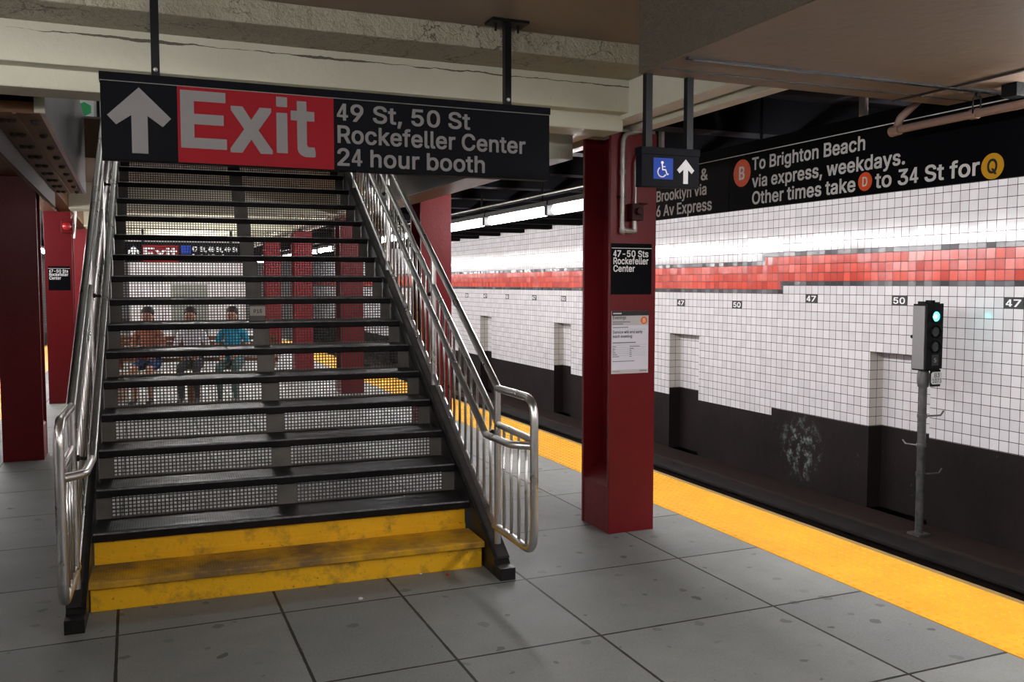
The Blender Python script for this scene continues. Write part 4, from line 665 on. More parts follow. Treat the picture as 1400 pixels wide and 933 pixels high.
# ---------------------------------------------------------------- platform-edge fluorescent lights
PIT = 1.79
def light_row(x, ys, side):
    base = None
    for i, y in enumerate(ys):
        if base is None:
            r = thing('fluorescent_light', 'x', 'light fixture', (x, y, 2.42), group='fluorescent lights along the platform edges')
            MB().box(x - .048, x + .048, y, y + 1.758, 2.398, 2.45).build('housing', M['fixture'], r)
            MB().tube([(x, y + .055, 2.35), (x, y + 1.67, 2.35)], 0.046, 12).build('lens', M['tube'], r)
            MB().box(x - .055, x + .055, y - .028, y + .050, 2.30, 2.41).build('end_cap', M['fixture'], r, bevel=.006)
            MB().tube([(x, y + .2, 2.44), (x, y + .2, 2.96)], 0.012, 8).build('hanger', M['fixture'], r)
            base = r
        else:
            r = copy_tree(base); r.location.y = y
            WL[r.name] = Vector(r.location)
        yield i, y, r
n = 0
ORD = ['first', 'second', 'third', 'fourth', 'fifth', 'sixth', 'seventh', 'eighth', 'ninth', 'tenth', 'eleventh', 'twelfth', 'thirteenth', 'fourteenth', 'fifteenth']
for i, y, r in light_row(4.0, [8.49 + PIT * k for k in (-6, -5, -4, -3, -2, -1, 0, 1, 2, 3, 4, 5, 6, 7, 8, 9, 10, 11, 12, 13, 14, 15, 16)], 1):
    k = i - 6
    if k == -1: r['label'] = 'lit fluorescent tube whose far end shows just left of the nearest red column'
    elif k == 0: r['label'] = 'long lit fluorescent tube in the middle of the visible row over the track edge'
    elif k == 1: r['label'] = 'lit fluorescent tube whose near part shows beside the red column behind the railing'
    elif k > 1: r['label'] = 'lit fluorescent tube over the right platform edge, %s past the one beside the railing column' % ORD[k - 2]
    else: r['label'] = 'lit fluorescent tube hidden behind the long black direction signs, %s from its far end' % ORD[-k - 2]
for i, y, r in light_row(-2.0, [-3.0 + PIT * k for k in (0, 1, 2, 3, 8, 9, 10, 11, 12, 13, 14, 15, 16, 17, 18)], -1):
    if i < 4: r.location.z += .05
    r['label'] = 'lit fluorescent tube over the left platform edge, %s of its row from the camera' % ORD[i]
pipe = MB().tube([(3.86, 6.6, 2.50), (3.86, 30, 2.50)], 0.008, 8)
tag(pipe.build('conduit_pipe', M['galv'], loc=(3.86, 6.6, 2.5)), 'thin bright conduit running just above the visible fluorescent tubes', 'pipe')
pipe = MB().tube([(4.5, 4.6, 2.64), (4.5, 30, 2.64)], 0.03, 8)
tag(pipe.build('conduit_pipe', M['soot'], loc=(4.5, 4.6, 2.64)), 'dark pipe under the sooty ceiling above the fluorescent tubes', 'pipe')
# lamp on the upper landing
r = thing('ceiling_lamp', 'lamp on the landing ceiling at the top of the stairs', 'light fixture', (0.6, 11.5, 5.8))
MB().box(-1.4, 2.6, 11.25, 11.75, 5.74, 5.8).build('housing', M['fixture'], r)
MB().box(-1.38, 2.58, 11.27, 11.73, 5.70, 5.74).build('lens', emit('landing_lens', (1, .98, .96), MEZZ_POWER), r)

# fill lights added under the ceiling to brighten the foreground and far end
def fill_light(x, y, label, power):
    r = thing('fill_light', label, 'light fixture', (x, y, 2.9))
    MB().box(x - .85, x + .85, y - .05, y + .05, 2.84, 2.90).build('housing', M['fixture'], r)
    MB().tube([(x - .82, y, 2.81), (x + .82, y, 2.81)], .040, 12).build('lens', emit('fill_lens', (1.0, .97, .93), power), r)
    for s in (-1, 1): MB().box(x + s * .84 - .02, x + s * .84 + .02, y - .05, y + .05, 2.76, 2.85).build('end_cap', M['fixture'], r, bevel=.005)
fill_light(0.9, -0.45, 'added unseen fill tube under the ceiling just behind the camera', FILL_POWER)
fill_light(0.9, -2.2, 'added unseen fill tube under the ceiling farther behind the camera', FILL_POWER)
fill_light(1.2, 20.0, 'added fill tube under the ceiling in front of the far tiled enclosure', 3 * FILL_POWER)
fill_light(1.2, 15.2, 'added fill tube under the ceiling above the bench behind the stairs', 3 * FILL_POWER)
# ---------------------------------------------------------------- staircase (local axes: u across, v up the flight)
ST_T, ST_R, ST_Z, ST_N, ST_W = 0.2815, 0.1667, 0.156, 20, 2.02
stair = thing('staircase', 'steel stairway with black treads, mesh risers and two yellow bottom steps', 'stairs', (-0.225, 4.725, 0), -0.03417)
def zt(k): return ST_Z + (k - 1) * ST_R
UX, VX, ZX = (0, 1, 0), (0, 0, 1), (1, 0, 0)
def across(mb, poly, u0, u1, mi=0):
    return mb.prism(poly, (u0, 0, 0), (0, 1, 0), (0, 0, 1), (u1 - u0, 0, 0), mi)
o = across(MB(), [(.035, 0), (.33, 0), (.33, .146), (.035, .146)], 0.0, 2.012)
part_label(o.build('bottom_step', M['yconc'], stair, local=True, bevel=0.006), 'yellow painted bottom step')
o = across(MB(), [(.010, .156), (.002, .153), (0, .147), (0, .124), (.006, .121), (.034, .121), (.034, .1462), (.30, .1462), (.30, .156)], -0.004, 2.016)
part_label(o.build('step_plate', M['ytread'], stair, local=True), 'worn yellow diamond plate')
o = across(MB(), [(.298, .156), (.345, .156), (.345, .30), (.310, .30), (.310, .192), (.298, .186)], 0.004, 2.0)
part_label(o.build('riser', M['yconc'], stair, local=True, bevel=0.003), 'yellow painted riser')
for k in range(2, ST_N + 1):
    v, z = (k - 1) * ST_T, zt(k)
    mb = across(MB(), [(v + .012, z), (v + .004, z - .003), (v, z - .011), (v, z - .040), (v + .006, z - .045), (v + .030, z - .045), (v + .030, z - .012), (v + ST_T + .034, z - .012), (v + ST_T + .034, z)], 0.0, ST_W)
    mb.build('tread', M['tread'], stair, local=True)
    across(MB(), [(v + .013, z + .0008), (v + .0095, z + .0008), (v + .0032, z - .0020), (v + .0012, z - .006), (v + .004, z - .006), (v + .012, z - .001), (v + .013, z - .0004)], 0.002, ST_W - .002).build('nosing', M['nosing'], stair, local=True)
PIT_M, BAR = 0.0205, 0.0066
for k in range(3, ST_N + 1):
    v = (k - 1) * ST_T + .031
    za, zb = zt(k - 1), zt(k) - .012
    mb = MB()
    for ua, ub in ((0.0, .075), (.955, 1.065), (1.945, ST_W)): mb.box(ua, ub, v - .003, v + .006, za, zb, 1)
    mb.box(.075, 1.945, v, v + .003, za, za + .012, 1)
    for ua, ub in ((.075, .955), (1.065, 1.945)):
        nu = int((ub - ua) / PIT_M)
        for i in range(nu + 1):
            u = ua + (ub - ua) * i / nu
            mb.box(u - BAR / 2, u + BAR / 2, v, v + .002, za, zb)
        z = za + .012 + PIT_M * .75
        while z < zb:
            mb.box(ua, ub, v + .0002, v + .0018, z - BAR / 2, z + BAR / 2); z += PIT_M
    mb.build('riser', [M['mesh'], M['meshsolid']], stair, local=True)
zz = (zt(8) + zt(9)) / 2 - .012
tp = MB().box(.955, 1.068, 8 * ST_T + .020, 8 * ST_T + .028, zz - .035, zz + .035).build('number_plate', M['tag'], stair, local=True, bevel=.003)
part_label(tp, 'small grey plate marked P15')
WL[tp.name] = Vector((0, 0, 0))
lp = lettering('lettering', [('P15', -.030, -.013, .060, .026)], (1.012, 8 * ST_T + .020, zz), (1, 0, 0), (0, 0, 1), (0, -1, 0), M['ink'], tp, bold=.03)
def stringer(u0, u1, web):
    mb = MB()
    zt0 = lambda v: ST_Z + .030 + .5922 * v
    across(mb, [(-.14, 0), (.22, 0), (5.42, zt0(5.42) - .30), (5.42, zt0(5.42)), (-.14, zt0(-.14))], web[0], web[1], 0)
    across(mb, [(-.14, zt0(-.14) - .012), (5.42, zt0(5.42) - .012), (5.42, zt0(5.42)), (-.14, zt0(-.14))], u0, u1, 1)
    across(mb, [(-.235, 0), (-.11, 0), (-.11, .105), (-.155, .066), (-.235, .066)], u0, u1, 0)
    return mb.build('stringer', [M['blacksteel'], M['flange']], stair, local=True, bevel=.002)
stringer(-.09, -.004, (-.026, -.004)); stringer(2.024, 2.112, (2.024, 2.046))

def railing(name, label, mir):
    r = thing(name, label, 'stair railing', (-0.225, 4.725, 0), -0.03417)
    U = (lambda u: ST_W - u) if mir else (lambda u: u)
    u = 2.068; zn = lambda v: ST_Z + .5922 * v
    VE = 5.30
    P = lambda v, z, uu=u: (U(uu), v, z)
    R = 0.021
    path = fillet([P(VE, zn(VE) + .92), P(-.085, zn(-.085) + .92), P(-.605, 1.03), P(-.605, .255), P(-.025, .250)], [.05, .11, .11])
    MB().tube(path, R, 12).build('top_rail', M['stainless'], r, local=True)
    MB().tube(fillet([P(-.03, .2505), P(VE, zn(VE) + .11)], 0), .017, 10).build('bottom_rail', M['stainless'], r, local=True)
    MB().tube(fillet([P(VE, zn(VE) + .72), P(-.085, zn(-.085) + .72), P(-.60, .823)], [.05]), .0185, 12).build('middle_rail', M['stainless'], r, local=True)
    hu = 1.982
    MB().tube(fillet([P(VE, zn(VE) + .70, hu), P(-.125, zn(-.125) + .70, hu), P(-.50, .790, hu), P(-.595, .792, u)], [.05, .09]), .0195, 12).build('handrail', M['stainless'], r, local=True)
    posts = [-.07, 1.2, 2.55, 3.90, 5.2]
    for v in posts:
        MB().tube([P(v, zn(v) + .045), P(v, zn(v) + .92 if v > -.08 else 1.03)], .0185, 12).build('post', M['stainless'], r, local=True)
        hv = v + .03
        zb = zn(hv) + .70
        br = MB().tube(fillet([P(hv, zb - .055, u), P(hv, zb - .06, hu + .012), P(hv, zb - .015, hu)], .02), .008, 8)
        br.ball(P(hv, zb - .055, u + (-.018)), .016, 10, 6)
        part_label(br.build('bracket', M['blacksteel'], r, local=True), 'black handrail bracket')
    for v in (-.175, -.285, -.395, -.50):
        MB().tube([P(v, .255), P(v, .823)], .0085, 8).build('baluster', M['stainless'], r, local=True)
    v = .045
    while v < 5.2:
        if min(abs(v - p) for p in posts) > .05:
            MB().tube([P(v, zn(v) + .11), P(v, zn(v) + .72)], .0085, 8).build('baluster', M['stainless'], r, local=True)
        v += .1145
    return r
railing('stair_railing', 'stainless steel railing on the right side of the stairs, nearer the platform edge', False)
railing('stair_railing', 'stainless steel railing on the left side of the stairs, seen almost end on', True)

# ---------------------------------------------------------------- hanging exit sign
def arrow_poly(cx, z0, w, h, stem):
    """upright arrow, wide head with square-cut tips: outline in x, z"""
    hw, t = w / 2, stem * 0.86
    a = h * .33
    return [(cx - stem / 2, z0), (cx + stem / 2, z0), (cx + stem / 2, z0 + h * .575), (cx + hw - t * .62, z0 + h * .42), (cx + hw, z0 + h * .555), (cx, z0 + h), (cx - hw, z0 + h * .555), (cx - hw + t * .62, z0 + h * .42), (cx - stem / 2, z0 + h * .575)]
SY_ = 4.2
FX, FZ, FN = (1, 0, 0), (0, 0, 1), (0, -1, 0)
sg = thing('exit_sign', 'long black hanging sign with a white arrow and a red Exit panel above the stairs', 'sign', (0.94, SY_, 2.124))
MB().box(-.102, 1.971, SY_, SY_ + .07, 2.124, 2.46).build('sign_panel', M['sign'], sg, bevel=.002)
MB().box(-.106, 1.975, SY_ - .004, SY_ + .078, 2.4525, 2.487).build('header', M['sign'], sg, bevel=.002)
MB().box(-.102, 1.971, SY_ - .003, SY_, 2.4495, 2.4525).build('rule_line', M['white'], sg)
MB().box(.200, .875, SY_ - .0012, SY_, 2.125, 2.4495).build('red_panel', M['signred'], sg)
MB().prism(arrow_poly(.048, 2.154, .252, .277, .064), (0, SY_, 0), FX, FZ, (0, -.0016, 0)).build('arrow', M['white'], sg)
lettering('exit_lettering', [('E', .212, 2.188, .190, .247), ('x', .417, 2.188, .181, .249), ('i', .617, 2.188, .048, .249), ('t', .681, 2.186, .109, .249)], (0, SY_ - .0012, 0), FX, FZ, FN, M['white'], sg, bold=.058)
lettering('lettering', [('49 St, 50 St', .890, 2.352, .653, .075), ('Rockefeller Center', .892, 2.251, .946, .0765), ('24 hour booth', .890, 2.147, .729, .076)], (0, SY_, 0), FX, FZ, FN, M['white'], sg, bold=.034)
for i, x in enumerate((.117, 1.753)):
    rd = MB().box(x - .017, x + .017, SY_ + .02, SY_ + .054, 2.48, 2.89).build('hanger_rod', M['rod'], sg)
    b = MB().box(x - .098, x + .098, SY_ - .02, SY_ + .09, 2.886, 2.90)
    b.tube([(x - .06, SY_ + .037, 2.85), (x - .06, SY_ + .037, 2.89)], .006, 6).tube([(x + .06, SY_ + .037, 2.85), (x + .06, SY_ + .037, 2.89)], .006, 6)
    b.build('ceiling_plate', M['rod'], rd)
    MB().ball((x, SY_ + .018, 2.515), .010, 8, 5).build('bolt', M['galv'], rd)

# small elevator sign
q = thing('elevator_sign', 'small black hanging sign with a blue wheelchair square and a white arrow', 'sign', (2.17, 3.40, 2.018))
YW = 3.385
MB().box(2.024, 2.316, YW, YW + .05, 2.018, 2.158).build('sign_panel', M['sign'], q, bevel=.002)
MB().box(2.021, 2.319, YW - .004, YW + .054, 2.155, 2.187).build('header', M['sign'], q, bevel=.002)
MB().box(2.083, 2.181, YW - .0012, YW, 2.052, 2.142).build('blue_square', M['signblue'], q)
b = MB()
def stroke(mb, pts, w, P, U, V, N):
    P, U, V, N = map(Vector, (P, U, V, N))
    for (xa, ya), (xb, yb) in zip(pts, pts[1:]):
        d = Vector((xb - xa, yb - ya)).normalized(); nx, ny = -d.y * w / 2, d.x * w / 2
        ex, ey = d.x * w * .3, d.y * w * .3
        mb.prism([(xa - ex - nx, ya - ey - ny), (xb + ex - nx, yb + ey - ny), (xb + ex + nx, yb + ey + ny), (xa - ex + nx, ya - ey + ny)], P, U, V, N)
PW = (2.129, YW - .0012, 2.096)
arc = [(-.004 + .021 * math.cos(math.radians(a)), -.014 + .021 * math.sin(math.radians(a))) for a in range(125, 345, 20)]
stroke(b, arc, .005, PW, FX, FZ, (0, -.0012, 0))
stroke(b, [(-.003, .018), (-.001, -.004), (.014, -.004), (.022, -.024), (.028, -.022)], .0055, PW, FX, FZ, (0, -.0012, 0))
stroke(b, [(-.002, .009), (.012, .009)], .004, PW, FX, FZ, (0, -.0012, 0))
b.disc((2.126, YW - .0012, 2.122), (0, -1, 0), .0065, .0012, 14)
b.build('wheelchair_symbol', M['brightwhite'], q)
MB().prism(arrow_poly(2.246, 2.036, .088, .106, .024), (0, YW, 0), FX, FZ, (0, -.0014, 0)).build('arrow', M['lightgrey'], q)
for x in (2.067, 2.275): MB().box(x - .016, x + .016, YW + .012, YW + .040, 2.18, 2.502).build('hanger_rod', M['rod'], q)

# platform-edge direction signs (face the platform)
SX_ = 3.87
EX, EZ, EN = (0, -1, 0), (0, 0, 1), (-1, 0, 0)
def edge_sign(name, label, ya, yb, rods):
    r = thing(name, label, 'sign', (SX_, (ya + yb) / 2, 2.105))
    MB().box(SX_, SX_ + .032, yb, ya, 2.105, 2.482).build('sign_panel', M['sign'], r, bevel=.0015)
    MB().box(SX_ - .004, SX_ + .036, yb, ya, 2.480, 2.555).build('header', M['sign'], r, bevel=.0015)
    MB().box(SX_ - .003, SX_ + .001, yb + .002, ya - .002, 2.4755, 2.480).build('rule_line', M['white2'], r)
    for y in rods: MB().box(SX_ + .004, SX_ + .03, y - .022, y + .022, 2.55, 2.96).build('hanger_rod', M['galv'], r)
    return r
s1 = edge_sign('direction_sign_or_light_block', 'long black platform sign reading To Brighton Beach with orange and yellow route bullets', 5.285, 2.90, (4.055, 3.0))
lettering('lettering', [('To Brighton Beach', -5.036, 2.363, 1.018, .079), ('via express, weekdays.', -5.033, 2.247, 1.307, .079), ('Other times take', -5.030, 2.134, .944, .081), ('to 34 St for', -3.936, 2.137, .681, .081)], (SX_, 0, 0), EX, EZ, EN, M['white2'], s1, bold=.030)
def bullet(r, yc, zc, rad, letter, mat, lmat, w, cap):
    bl = MB().disc((SX_, yc, zc), (-1, 0, 0), rad, .0014, 36).build('route_bullet', mat, r)
    lettering('lettering', [(letter, -w / 2, -cap / 2, w, cap)], (SX_ - .0014, yc, zc), EX, EZ, EN, lmat, bl, bold=.03)
    return bl
part_label(bullet(s1, 5.145, 2.355, .093, 'B', M['orange'], M['white2'], .060, .085), 'large orange B bullet')
part_label(bullet(s1, 4.012, 2.181, .053, 'D', M['orange'], M['white2'], .038, .052), 'small orange D bullet')
part_label(bullet(s1, 3.183, 2.170, .063, 'Q', M['gold'], M['ink'], .056, .066), 'yellow Q bullet')
s2 = edge_sign('direction_sign_or_light_block', 'black platform sign reading Brooklyn via 6 Av Express, half hidden by the nearest red column', 6.75, 5.289, (6.2,))
lettering('lettering', [('n &', -5.745, 2.356, .200, .080), ('Brooklyn via', -6.237, 2.249, .678, .080), ('6 Av Express', -6.237, 2.132, .746, .083)], (SX_, 0, 0), EX, EZ, EN, M['white2'], s2, bold=.030)

light_block = thing('direction_sign_or_light_block', 'added unseen black panel blocking light over the left platform edge', 'sign', (-1.86, .6, 1.99))  # added out of view to keep the left lamps off the floor
MB().box(-1.89, -1.86, -3.0, 4.25, 1.99, 2.365).build('sign_panel', M['sign'], light_block, bevel=.0015)
for y in (-2.0, 1.0, 4.0): MB().box(-1.885, -1.865, y - .022, y + .022, 2.36, 2.91).build('hanger_rod', M['galv'], light_block)

# clip-hung pipe and box under the bulkhead
r = thing('conduit_pipe', 'brownish pipe on a clip under the low bulkhead at the upper right', 'pipe', (3.70, 3.1, 2.40))
MB().tube([(3.70, 3.60, 2.40), (3.70, 2.55, 2.405)], .020, 12).tube([(3.70, 3.66, 2.395), (3.70, 3.60, 2.40)], .027, 12).tube([(3.70, 3.17, 2.402), (3.70, 3.13, 2.402)], .025, 12).build('pipe_run', M['pipe'], r)
MB().tube(fillet([(3.70, 3.63, 2.40), (3.70, 3.60, 2.46), (3.80, 3.56, 2.56), (3.80, 3.56, 2.9)], .04), .020, 10).build('riser_pipe', M['pipe'], r)
MB().tube(fillet([(3.675, 3.14, 2.40), (3.675, 3.14, 2.47), (3.69, 3.14, 2.485), (3.725, 3.14, 2.485), (3.725, 3.14, 2.40)], .01), .004, 6).tube([(3.70, 3.14, 2.48), (3.70, 3.14, 2.499)], .012, 8).build('clip', M['rod'], r)
tag(MB().box(3.66, 3.74, 2.90, 2.98, 2.44, 2.502).build('junction_box', M['sigdark'], loc=(3.70, 2.94, 2.44), bevel=.004), 'small black box under the low bulkhead at the upper right', 'box')

# ---------------------------------------------------------------- things on the nearest column
def station_sign(label, x0, x1, y, z0, z1, parent=None):
    r = thing('station_sign', label, 'sign', ((x0 + x1) / 2, y, z0))
    MB().box(x0, x1, y - .006, y, z0, z1).build('sign_panel', M['sign'], r, bevel=.0012)
    h = z1 - z0; w = x1 - x0
    MB().box(x0, x1, y - .0072, y - .006, z1 - h * .100, z1 - h * .088).build('rule_line', M['brightwhite'], r)
    lettering('lettering', [('47-50 Sts', x0 + w * .043, z1 - h * .262, w * .870, h * .122), ('Rockefeller', x0 + w * .045, z1 - h * .405, w * .870, h * .125), ('Center', x0 + w * .045, z1 - h * .552, w * .530, h * .122)], (0, y - .006, 0), FX, FZ, FN, M['brightwhite'], r, bold=.028)
    return r
station_sign('black 47-50 Sts Rockefeller Center sign on the nearest red column', 2.775, 3.066, 5.0, 1.532, 1.853)
station_sign('small black 47-50 Sts sign on the narrow red column behind the left railing', -1.012, -.752, 13.4, 1.512, 1.83)
nt = thing('service_notice', 'white paper service notice taped to the nearest red column below its sign', 'notice', (2.914, 5.0, 1.03))
MB().box(2.781, 3.048, 4.996, 5.0, 1.029, 1.427).build('sheet', M['paper'], nt)
MB().box(2.781, 3.048, 4.995, 4.996, 1.397, 1.427).build('header_band', M['ink'], nt)
MB().box(2.781, 3.048, 4.9953, 4.996, 1.336, 1.397).build('title_band', M['lightgrey'], nt)
MB().box(2.781, 3.048, 4.9953, 4.996, 1.030, 1.054).build('footer_band', M['lightgrey'], nt)
bl = MB().disc((3.014, 4.9953, 1.366), (0, -1, 0), .025, .0010, 28).build('route_bullet', M['postorange'], nt)
lettering('lettering', [('B', -.008, -.012, .017, .024)], (3.014, 4.9943, 1.366), FX, FZ, FN, M['brightwhite'], bl, bold=.02)
lettering('lettering', [('Evenings', 2.789, 1.376, .094, .019), ('Service will end early', 2.789, 1.285, .214, .018), ('each evening', 2.789, 1.258, .138, .018)], (0, 4.9953, 0), FX, FZ, FN, M['ink'], nt, bold=.018)
b = MB()
for z, xa, xb, hh in ((1.358, 2.789, 2.915, .005), (1.346, 2.789, 2.862, .005), (1.323, 2.789, 2.900, .005), (1.226, 2.787, 2.955, .006), (1.202, 2.787, 2.812, .004), (1.202, 2.910, 2.985, .004), (1.188, 2.787, 2.806, .004), (1.188, 2.910, 2.940, .004), (1.176, 2.787, 2.803, .004),
                      (1.176, 2.910, 2.925, .004), (1.163, 2.787, 2.808, .004), (1.163, 2.910, 2.926, .004), (1.151, 2.787, 2.820, .004), (1.151, 2.910, 2.926, .004), (1.138, 2.787, 2.835, .004), (1.138, 2.910, 2.926, .004), (1.108, 2.787, 2.945, .004), (1.044, 2.787, 2.84, .003), (1.044, 2.985, 3.035, .005)):
    b.box(xa, xb, 4.9945, 4.9955, z - hh / 2, z + hh / 2)
for z in (1.309, 1.211, 1.195, 1.182, 1.169, 1.157, 1.144): b.box(2.787, 3.03, 4.9948, 4.9955, z, z + .0008)
b.build('small_print', M['greyink'], nt)
MB().box(2.790, 2.850, 4.9943, 4.995, 1.407, 1.416).build('header_print', M['lightgrey'], nt)
cd = thing('conduit', 'grey bent conduit with a dark red box high on the nearest red column', 'conduit', (2.89, 5.0, 1.92))
MB().tube(fillet([(2.99, 4.985, 2.56), (2.845, 4.975, 2.53), (2.838, 4.975, 2.42), (2.838, 4.975, 1.935), (2.925, 4.975, 1.928), (2.927, 4.975, 2.01)], [.08, .03, .03, .02]), .016, 12).tube([(2.838, 4.975, 2.28), (2.838, 4.975, 2.31)], .019, 10).tube([(2.838, 4.975, 1.95), (2.838, 4.975, 1.925), (2.85, 4.975, 1.925)], .020, 10).tube([(2.905, 4.975, 1.928), (2.93, 4.975, 1.93), (2.928, 4.975, 1.965)], .016, 10).build('pipe', M['galv'], cd)
MB().box(2.815, 2.862, 4.972, 5.0, 2.135, 2.147).build('strap', M['rod'], cd)
MB().box(2.885, 2.965, 4.93, 4.998, 1.995, 2.10).tube([(2.925, 4.93, 2.05), (2.925, 4.90, 2.05)], .022, 12).box(2.93, 2.99, 4.92, 4.95, 2.092, 2.104).build('box', M['boxdark'], cd, bevel=.004)
MB().tube(fillet([(2.93, 4.972, 2.10), (2.93, 4.972, 2.36), (2.96, 4.972, 2.42), (3.06, 4.975, 2.45)], [.05, .05]), .008, 10).build('branch_pipe', M['galv'], cd)
tag(MB().tube([(2.80, 4.98, 2.552), (3.07, 4.98, 2.552)], .010, 8).build('conduit', M['galv'], loc=(2.93, 4.98, 2.55)), 'short conduit across the head of the nearest red column', 'conduit')

# ---------------------------------------------------------------- track signal
sgx = thing('track_signal', 'track signal with a lit green lamp on a pole beside the tiled wall', 'signal', (7.41, 6.82, -.98))
hs = MB().box(7.335, 7.535, 6.735, 6.90, .72, 1.395)
hs.box(7.325, 7.545, 6.715, 6.735, .74, 1.40)
for i in range(9):
    x = 7.34 + .022 * i; hh = random.uniform(.012, .055)
    hs.box(x, x + .017, 6.74 + random.uniform(0, .08), 6.80 + random.uniform(0, .08), 1.39, 1.395 + hh)
hs.ball((7.335, 6.905, 1.06), .02, 8, 5).tube([(7.535, 6.78, 1.03), (7.575, 6.76, 1.02), (7.58, 6.75, 1.05)], .007, 6).ball((7.55, 6.74, 1.10), .014, 8, 5)
part_label(hs.build('housing', M['sigdark'], sgx, bevel=.004), 'black lamp housing')
part_label(MB().box(7.324, 7.335, 6.745, 6.895, .735, 1.375).build('side_door', M['siggrey'], sgx, bevel=.003), 'pale grey side door')
for z, nm in ((1.27, 'lit'), (1.115, 'd'), (.965, 'd')):
    bz = MB().tube([(7.44, 6.715, z), (7.44, 6.695, z)], .062, 20, cap=False).tube([(7.44, 6.697, z), (7.44, 6.715, z)], .056, 20, cap=False).build('lens_rim', M['sigdark'], sgx)
    ln = MB().disc((7.44, 6.714, z), (0, -1, 0), .050, .006, 24).build('lens', M['lens'] if nm == 'lit' else M['deadlens'], sgx, bevel=.002)
    if nm == 'lit':
        part_label(ln, 'glowing blue-green lens')
        MB().ball((7.43, 6.708, z), .022, 12, 6, 0, (1, .4, 1)).build('filament', M['lenscore'], ln)
ind = MB().box(7.395, 7.485, 6.708, 6.716, .775, .885).build('indicator', M['deadlens'], sgx, bevel=.003)
lettering('lettering', [('5', -.014, -.022, .030, .044)], (7.440, 6.708, .83), FX, FZ, FN, M['panelgrey'], ind, bold=.01)
w, c = .072, .018
pl = MB().prism([(-w + c, 0), (w - c, 0), (w, c), (w, .125 - c), (w - c, .125), (-w + c, .125), (-w, .125 - c), (-w, c)], (7.475, 6.71, .585), FX, FZ, (0, .006, 0)).build('number_plate', M['plate'], sgx)
lettering('lettering', [('B3', -.036, .070, .072, .042), ('1073', -.060, .014, .120, .042)], (7.475, 6.71, .585), FX, FZ, FN, M['ink'], pl, bold=.012)
MB().box(7.41, 7.53, 6.716, 6.74, .56, .73).build('plate_bracket', M['sigdark'], sgx)
MB().tube([(7.41, 6.82, -.98), (7.41, 6.82, .56)], .040, 16).tube([(7.41, 6.82, .55), (7.41, 6.82, .60), (7.41, 6.82, .68), (7.41, 6.82, .73)], [.052, .060, .060, .045], 16).build('pole', M['pole'], sgx)
for i, z in enumerate((.25, -.05, -.35)):
    b = MB().tube([(7.41, 6.82, z - .018), (7.41, 6.82, z + .018)], .05, 14)
    if i == 1: b.tube(fillet([(7.37, 6.84, z), (7.33, 6.95, z), (7.33, 6.99, z + .035)], .015), .008, 8)
    else: b.tube(fillet([(7.44, 6.80, z), (7.62, 6.78, z), (7.66, 6.78, z + .045)], .015), .009, 8)
    b.build('clamp', M['pole'], sgx)
MB().box(7.33, 7.49, 6.74, 6.90, -.985, -.96).build('base_plate', M['pole'], sgx)
# ---------------------------------------------------------------- beyond the stairs
# second exit sign
YS = 17.4
e2 = thing('exit_sign', 'far hanging Exit sign with a blue square, seen small through the stair mesh', 'sign', (1.3, YS, 1.98))
MB().box(-.10, 1.95, YS, YS + .07, 1.985, 2.34).build('sign_panel', M['sign'], e2)
MB().box(.19, .80, YS - .002, YS, 1.99, 2.29).build('red_panel', M['signred'], e2)
MB().box(.83, 1.00, YS - .002, YS, 2.14, 2.29).build('blue_square', M['signblue'], e2)
MB().prism(arrow_poly(.045, 2.02, .22, .25, .055), (0, YS, 0), FX, FZ, (0, -.003, 0)).build('arrow', M['brightwhite'], e2)
lettering('exit_lettering', [('Exit', .21, 2.04, .56, .21)], (0, YS - .002, 0), FX, FZ, FN, M['brightwhite'], e2, bold=.055)
lettering('lettering', [('47 St, 48 St, 49 St', 1.02, 2.185, .80, .080), ('Rockefeller Center', 1.02, 2.05, .80, .080)], (0, YS, 0), FX, FZ, FN, M['brightwhite'], e2, bold=.035)
for x in (.2, 1.7): MB().box(x - .02, x + .02, YS + .01, YS + .05, 2.33, 2.91).build('hanger_rod', M['rod'], e2)

# tiled enclosure at the far end of the platform
en = MB()
tx = tile_mat('tile_white_enclosure', (0.72, 0.70, 0.69), 0.0, axis='X', y0=0.0)
en.box(-.05, 2.45, 22.0, 26.0, 0, 2.9)
struct(en.build('enclosure_wall', [tx]))
en = MB().box(.82, 1.62, 21.97, 22.0, .1, 1.58)
struct(en.build('door_1', [M['panelgrey']], bevel=.01))
kc = MB().box(-.62, -.22, 19.0, 19.4, 0, 2.55)
tag(kc.build('equipment_cabinet', M['panelgrey'], loc=(-.42, 19.2, 0), bevel=.01), 'tall grey cabinet on the platform behind the left end of the stair mesh', 'cabinet')
pb = MB().box(-.80, -.66, 17.58, 17.6, 1.30, 1.72)
tag(pb.build('poster', M['posterblue'], loc=(-.73, 17.59, 1.3)), 'blue poster on the far red column just left of the left railing', 'poster')

# alarm lamp on the narrow column, with its conduit
al = thing('alarm_lamp', 'red alarm lamp at the top of the narrow red column behind the left railing', 'alarm', (-.77, 13.4, 2.28))
MB().box(-.84, -.70, 13.34, 13.4, 2.27, 2.44).build('back_box', M['maroon'], al, bevel=.006)
MB().ball((-.77, 13.32, 2.355), .055, 12, 8).build('lens', M['alarmred'], al)
MB().tube(fillet([(-.69, 13.37, 2.2), (-.66, 13.37, 2.6), (-.62, 13.37, 2.72), (-.85, 13.2, 2.74)], .05), .014, 8).build('conduit', M['galv'], al)

